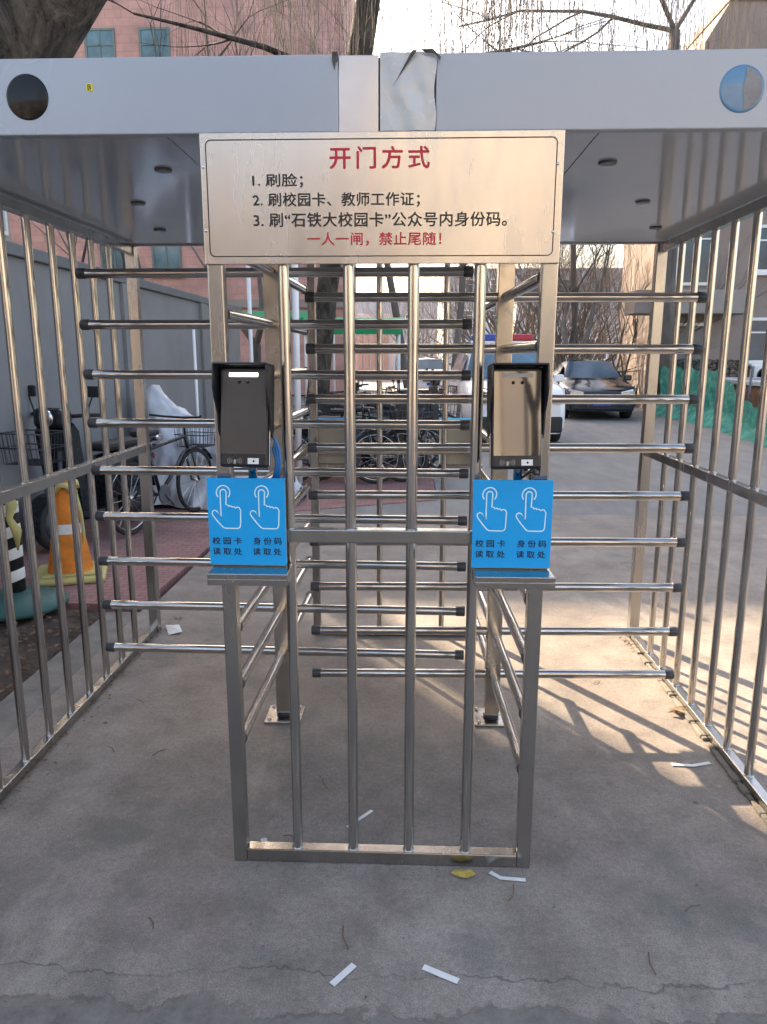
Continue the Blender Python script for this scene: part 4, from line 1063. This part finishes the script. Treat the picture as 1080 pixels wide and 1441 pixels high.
G = 'bare trees beyond the road'
tA = put_tree('bare_tree', 31, (4.55, 21.8, 0), 'forked bare tree right behind the black saloon car', G, H=7.5, r=.13, trunk=1.5)
tB = put_tree('bare_tree', 57, (6.1, 27, 0), 'bushy bare tree between the black car and the apartment building', G, H=6.5, r=.06, trunk=.8, multi=8, spread=.40, twn=6)
tC = put_tree('bare_tree', 12, (-.02, 22.5, 0), 'slim bare tree over the middle of the road behind the bicycles', G, H=9.6, r=.11, trunk=5.0)
again(tB, (4.3, 30, 0), 2.0, 1.15, 'bushy bare tree behind the forked one, towards the road end')
again(tB, (7.6, 31, 0), 4.0, 1.0, 'bushy bare tree beside the far side of the apartment building')
again(tB, (3.2, 36, 0), 1.0, 1.3, 'bushy bare tree far down the road behind the patrol van')
again(tB, (5.7, 29.2, 0), .6, 1.2, 'bushy bare tree in the thicket, second row behind the black car')
again(tB, (4.9, 35, 0), 3.9, 1.5, 'tallest bushy bare tree at the back of the thicket')
again(tB, (.9, 47, 0), 2.7, 1.1, 'bushy bare tree at the far end of the road above the bicycles')
again(tB, (-.9, 58, 0), 5.6, 1.2, 'bushy bare tree farthest down the road, left of the road axis')
again(tC, (2.6, 44, 0), 1.9, 1.0, 'slim bare tree near the pale far building')
again(tA, (-4.6, 22, 0), 1.2, 1.25, 'bare tree in front of the pink building by the far shelter')
again(tC, (-8.2, 25, 0), .7, 1.05, 'slim bare tree in front of the pink building windows')
again(tA, (-6.6, 16.5, 0), 3.9, .95, 'bare tree behind the grey wall with limbs crossing the pink building')
again(tB, (5.2, 25, 0), 3.3, .85, 'smallest bushy bare tree close behind the black saloon car')
again(tB, (6.9, 23.8, 0), 5.3, .95, 'bushy bare tree at the near corner of the apartment building')
again(tB, (6.0, 33, 0), 5.0, 1.25, 'bushy bare tree behind the others, left of the apartment building')

tD = put_tree('bare_tree', 91, (1.0, 19.5, 0), 'fine twigged bare tree rising over the middle of the canopy', G, H=11.5, r=.085, trunk=5.6, spread=.5, maxd=6, twn=4)
again(tD, (5.4, 24.5, 0), 2.2, 1.1, 'fine twigged bare tree over the right half of the canopy')
again(tD, (-4.4, 17.5, 0), 4.1, .95, 'fine twigged bare tree crossing the pink building above the canopy')
again(tD, (-2.9, 22.5, 0), 5.4, 1.05, 'fine twigged bare tree beside the willow trunk above the canopy')
again(tA, (3.7, -8.5, 0), 1.1, 1.0, 'bare tree behind the camera that shows in the road side screen')
again(tA, (-2.8, -10.5, 0), 2.9, 1.3, 'bare tree behind the camera in front of the added brick block')

def willow(loc, seed, label, trunkpts, radii, limbs, nst, lmin, lmax, barkm, skirt):
    """trunkpts local; limbs: list of (start index, direction, length); hanging strands from the limbs"""
    t = empty('willow_tree', loc, label, 'tree')
    R = random.Random(seed); b = MB(); hang = MB(); src = []
    b.tube(trunkpts, radii, 16, True)
    def limb(p, d, ln, r, dep):
        n = 7; pts = [p.copy()]; rs = [r]; q = p.copy(); d = d.normalized()
        for i in range(n):
            d = (d + Vector((R.gauss(0, .16), R.gauss(0, .16), R.gauss(0, .07) - .03 * (i > 3)))).normalized(); q = q + d * ln / n
            pts.append(q.copy()); rs.append(r * (1 - .7 * (i + 1) / n)); src.append(q.copy())
        b.tube(pts, rs, 8 if dep == 0 else 5, False)
        if dep < 2:
            for i in range(3 if dep else 4):
                s = R.randint(2, n); ax = Vector((R.gauss(0, 1), R.gauss(0, 1), R.gauss(0, .4))).normalized()
                limb(pts[s], (d + ax * .8).normalized(), ln * R.uniform(.45, .7), rs[s] * .6, dep + 1)
    for i, d, ln, r in limbs: limb(Vector(trunkpts[i]), Vector(d), ln, r, 0)
    src = [s for s in src if s.z > skirt + .8]
    for k in range(nst):
        s = R.choice(src) + Vector((R.gauss(0, .45), R.gauss(0, .45), R.gauss(0, .15)))
        L = R.uniform(lmin, lmax); L = min(L, s.z - skirt * R.uniform(.85, 1.1))
        if L < .3: continue
        # strands crossing the sun's path are left out so light reaches the gate
        if any(-.2 < (q - sd * (q.z / sd.z)).x < 2.6 and 2.0 < (q - sd * (q.z / sd.z)).y < 5.0 for q in [Vector(loc) + s + Vector((0, 0, -L * k_ / 8)) for k_ in range(9)]): continue
        ax, ay = R.gauss(.10, .22), R.gauss(0, .2); pts = []
        for j in range(6):
            f = j / 5; pts.append(s + Vector((ax * math.sin(f * 2.2) + R.gauss(0, .012), ay * math.sin(f * 2.0) + R.gauss(0, .012), -L * f + .06 * math.sin(f * 3.1))))
        if R.random() < .5:
            j = R.randint(1, 3); q0 = pts[j]; a = R.random() * 6.28; e = R.uniform(.15, .45)
            hang.tube([q0, q0 + Vector((math.cos(a) * e * .5, math.sin(a) * e * .5, -e * .3)), q0 + Vector((math.cos(a) * e * .7, math.sin(a) * e * .7, -e * 1.2))], [.0032, .0028, .0022], 3, False)
        hang.tube(pts, [.0042, .004, .0036, .0032, .003, .0025], 3, False)
    b.build('trunk', barkm, t, fix=False); hang.build('hanging_twigs', M['willow'], t, fix=False)
    return t
willow((-1.72, 13.2, 0), 5, 'big willow with dark leaning trunk behind the bicycles and hanging bare twigs',
       [(0, 0, 0), (.02, 0, .3), (.10, 0, 1.2), (.25, 0, 2.6), (.50, 0, 4.2), (.72, 0, 5.6), (.98, .1, 7.2), (1.15, .2, 8.4)], [.30, .23, .19, .18, .19, .21, .20, .16],
       [(6, (-.7, -.3, .55), 4.2, .062), (6, (.75, .15, .6), 4.2, .062), (7, (.35, -.5, .8), 3.8, .062), (7, (-.5, .5, .7), 4.2, .062), (5, (.8, .2, .55), 4.0, .062), (5, (-.85, -.1, .5), 3.8, .062), (4, (-.9, .3, .65), 3.6, .06), (7, (1, .0, .45), 4.6, .062)],
       1700, 2.0, 6.5, M['bark'], 4.6)
willow((4.6, 19.5, 0), 17, 'willow behind the road with thin hanging twigs over the black car',
       [(2.4, 1.5, 0), (2.35, 1.45, 2.0), (2.2, 1.4, 4.5), (2.0, 1.3, 7.0), (1.9, 1.3, 9.5)], [.26, .2, .18, .16, .13],
       [(3, (-.9, -.1, .5), 5.5, .062), (4, (-.6, -.4, .6), 5.0, .062), (4, (.6, .2, .7), 4.0, .062), (3, (.8, -.2, .5), 3.6, .062), (4, (-1, .2, .3), 5.5, .062)],
       800, 2.0, 7.0, M['barkgrey'], 6.2)
# the thick leaning trunk close to the gate, upper edge of the picture
t = empty('leaning_tree', (-6.55, 6.5, 0), 'thick dark trunk leaning over the canopy from behind the grey wall', 'tree')
b = MB(); tp = []; tr_ = []
for k in range(24):
    f = k / 23; z = 9.5 * f
    x = .80 * z
    tp.append((x, -.02 * z, z)); tr_.append(.52 * (1 - .33 * f) + (.25 * max(0, 1 - z / .8) if z < .8 else 0))
n = 40; vs = []; R = random.Random(77)
for i, (p, r_) in enumerate(zip(tp, tr_)):
    for j in range(n):
        a = 2 * math.pi * j / n; rr_ = r_ * (1 + .05 * math.sin(5 * a + i * .35) + .035 * math.sin(11 * a - i * .6) + .02 * R.gauss(0, 1))
        vs.append((p[0] + rr_ * math.cos(a), p[1] + rr_ * math.sin(a), p[2] - .55 * rr_ * math.cos(a)))
b.add(vs, [(i * n + j, i * n + (j + 1) % n, (i + 1) * n + (j + 1) % n, (i + 1) * n + j) for i in range(23) for j in range(n)], True)
b.build('trunk', M['bark'], t, fix=False)
b = MB(); tw = MB()
for k, (d, ln) in enumerate((((.7, .4, .7), 3.0), ((.3, -.6, .8), 3.0), ((.9, 0, .4), 3.4), ((-.3, .4, .9), 2.6))):
    branchset(b, tw, Vector(tp[-1]) - Vector((0, 0, .2)), Vector(d).normalized(), ln, .22, 1, R, .2, .55, 4, maxd=4)
b.build('limbs', M['bark'], t, fix=False); tw.build('crown', M['twig'], t, fix=False)

# unseen evergreen added past the beige block, crown set to shade the near floor
t = empty('shade_evergreen', (-10.3, 19.0, 0), 'unseen evergreen added behind the beige block to shade the near floor', 'tree')
R = random.Random(41); b = MB()
b.tube([(0, 0, 0), (.05, 0, 4), (-.05, .1, 9), (0, 0, 19)], [.34, .27, .2, .05], 14)
fo = MB()
for k in range(60):
    z = 13.0 + 6.6 * (k / 60); a = k * 2.4; L = 3.3 * (1 - (z - 13.0) / 8.2)
    tip = Vector((math.cos(a) * L, math.sin(a) * L, z + .15 * L)); b.tube([(0, 0, z), tip * .5 + Vector((0, 0, z * .5)), tip], [.06, .04, .015], 5, False)
    for i in range(480 if k < 22 else 210):
        f = R.random() ** .6; p = Vector((0, 0, z)).lerp(tip, f)
        leaf(fo, p.x + R.gauss(0, .38), p.y + R.gauss(0, .38), p.z + R.gauss(0, .16), R.uniform(.12, .26), R)
b.build('trunk', M['bark'], t, fix=False); fo.build('crown', M['evergreen'], t, fix=False)
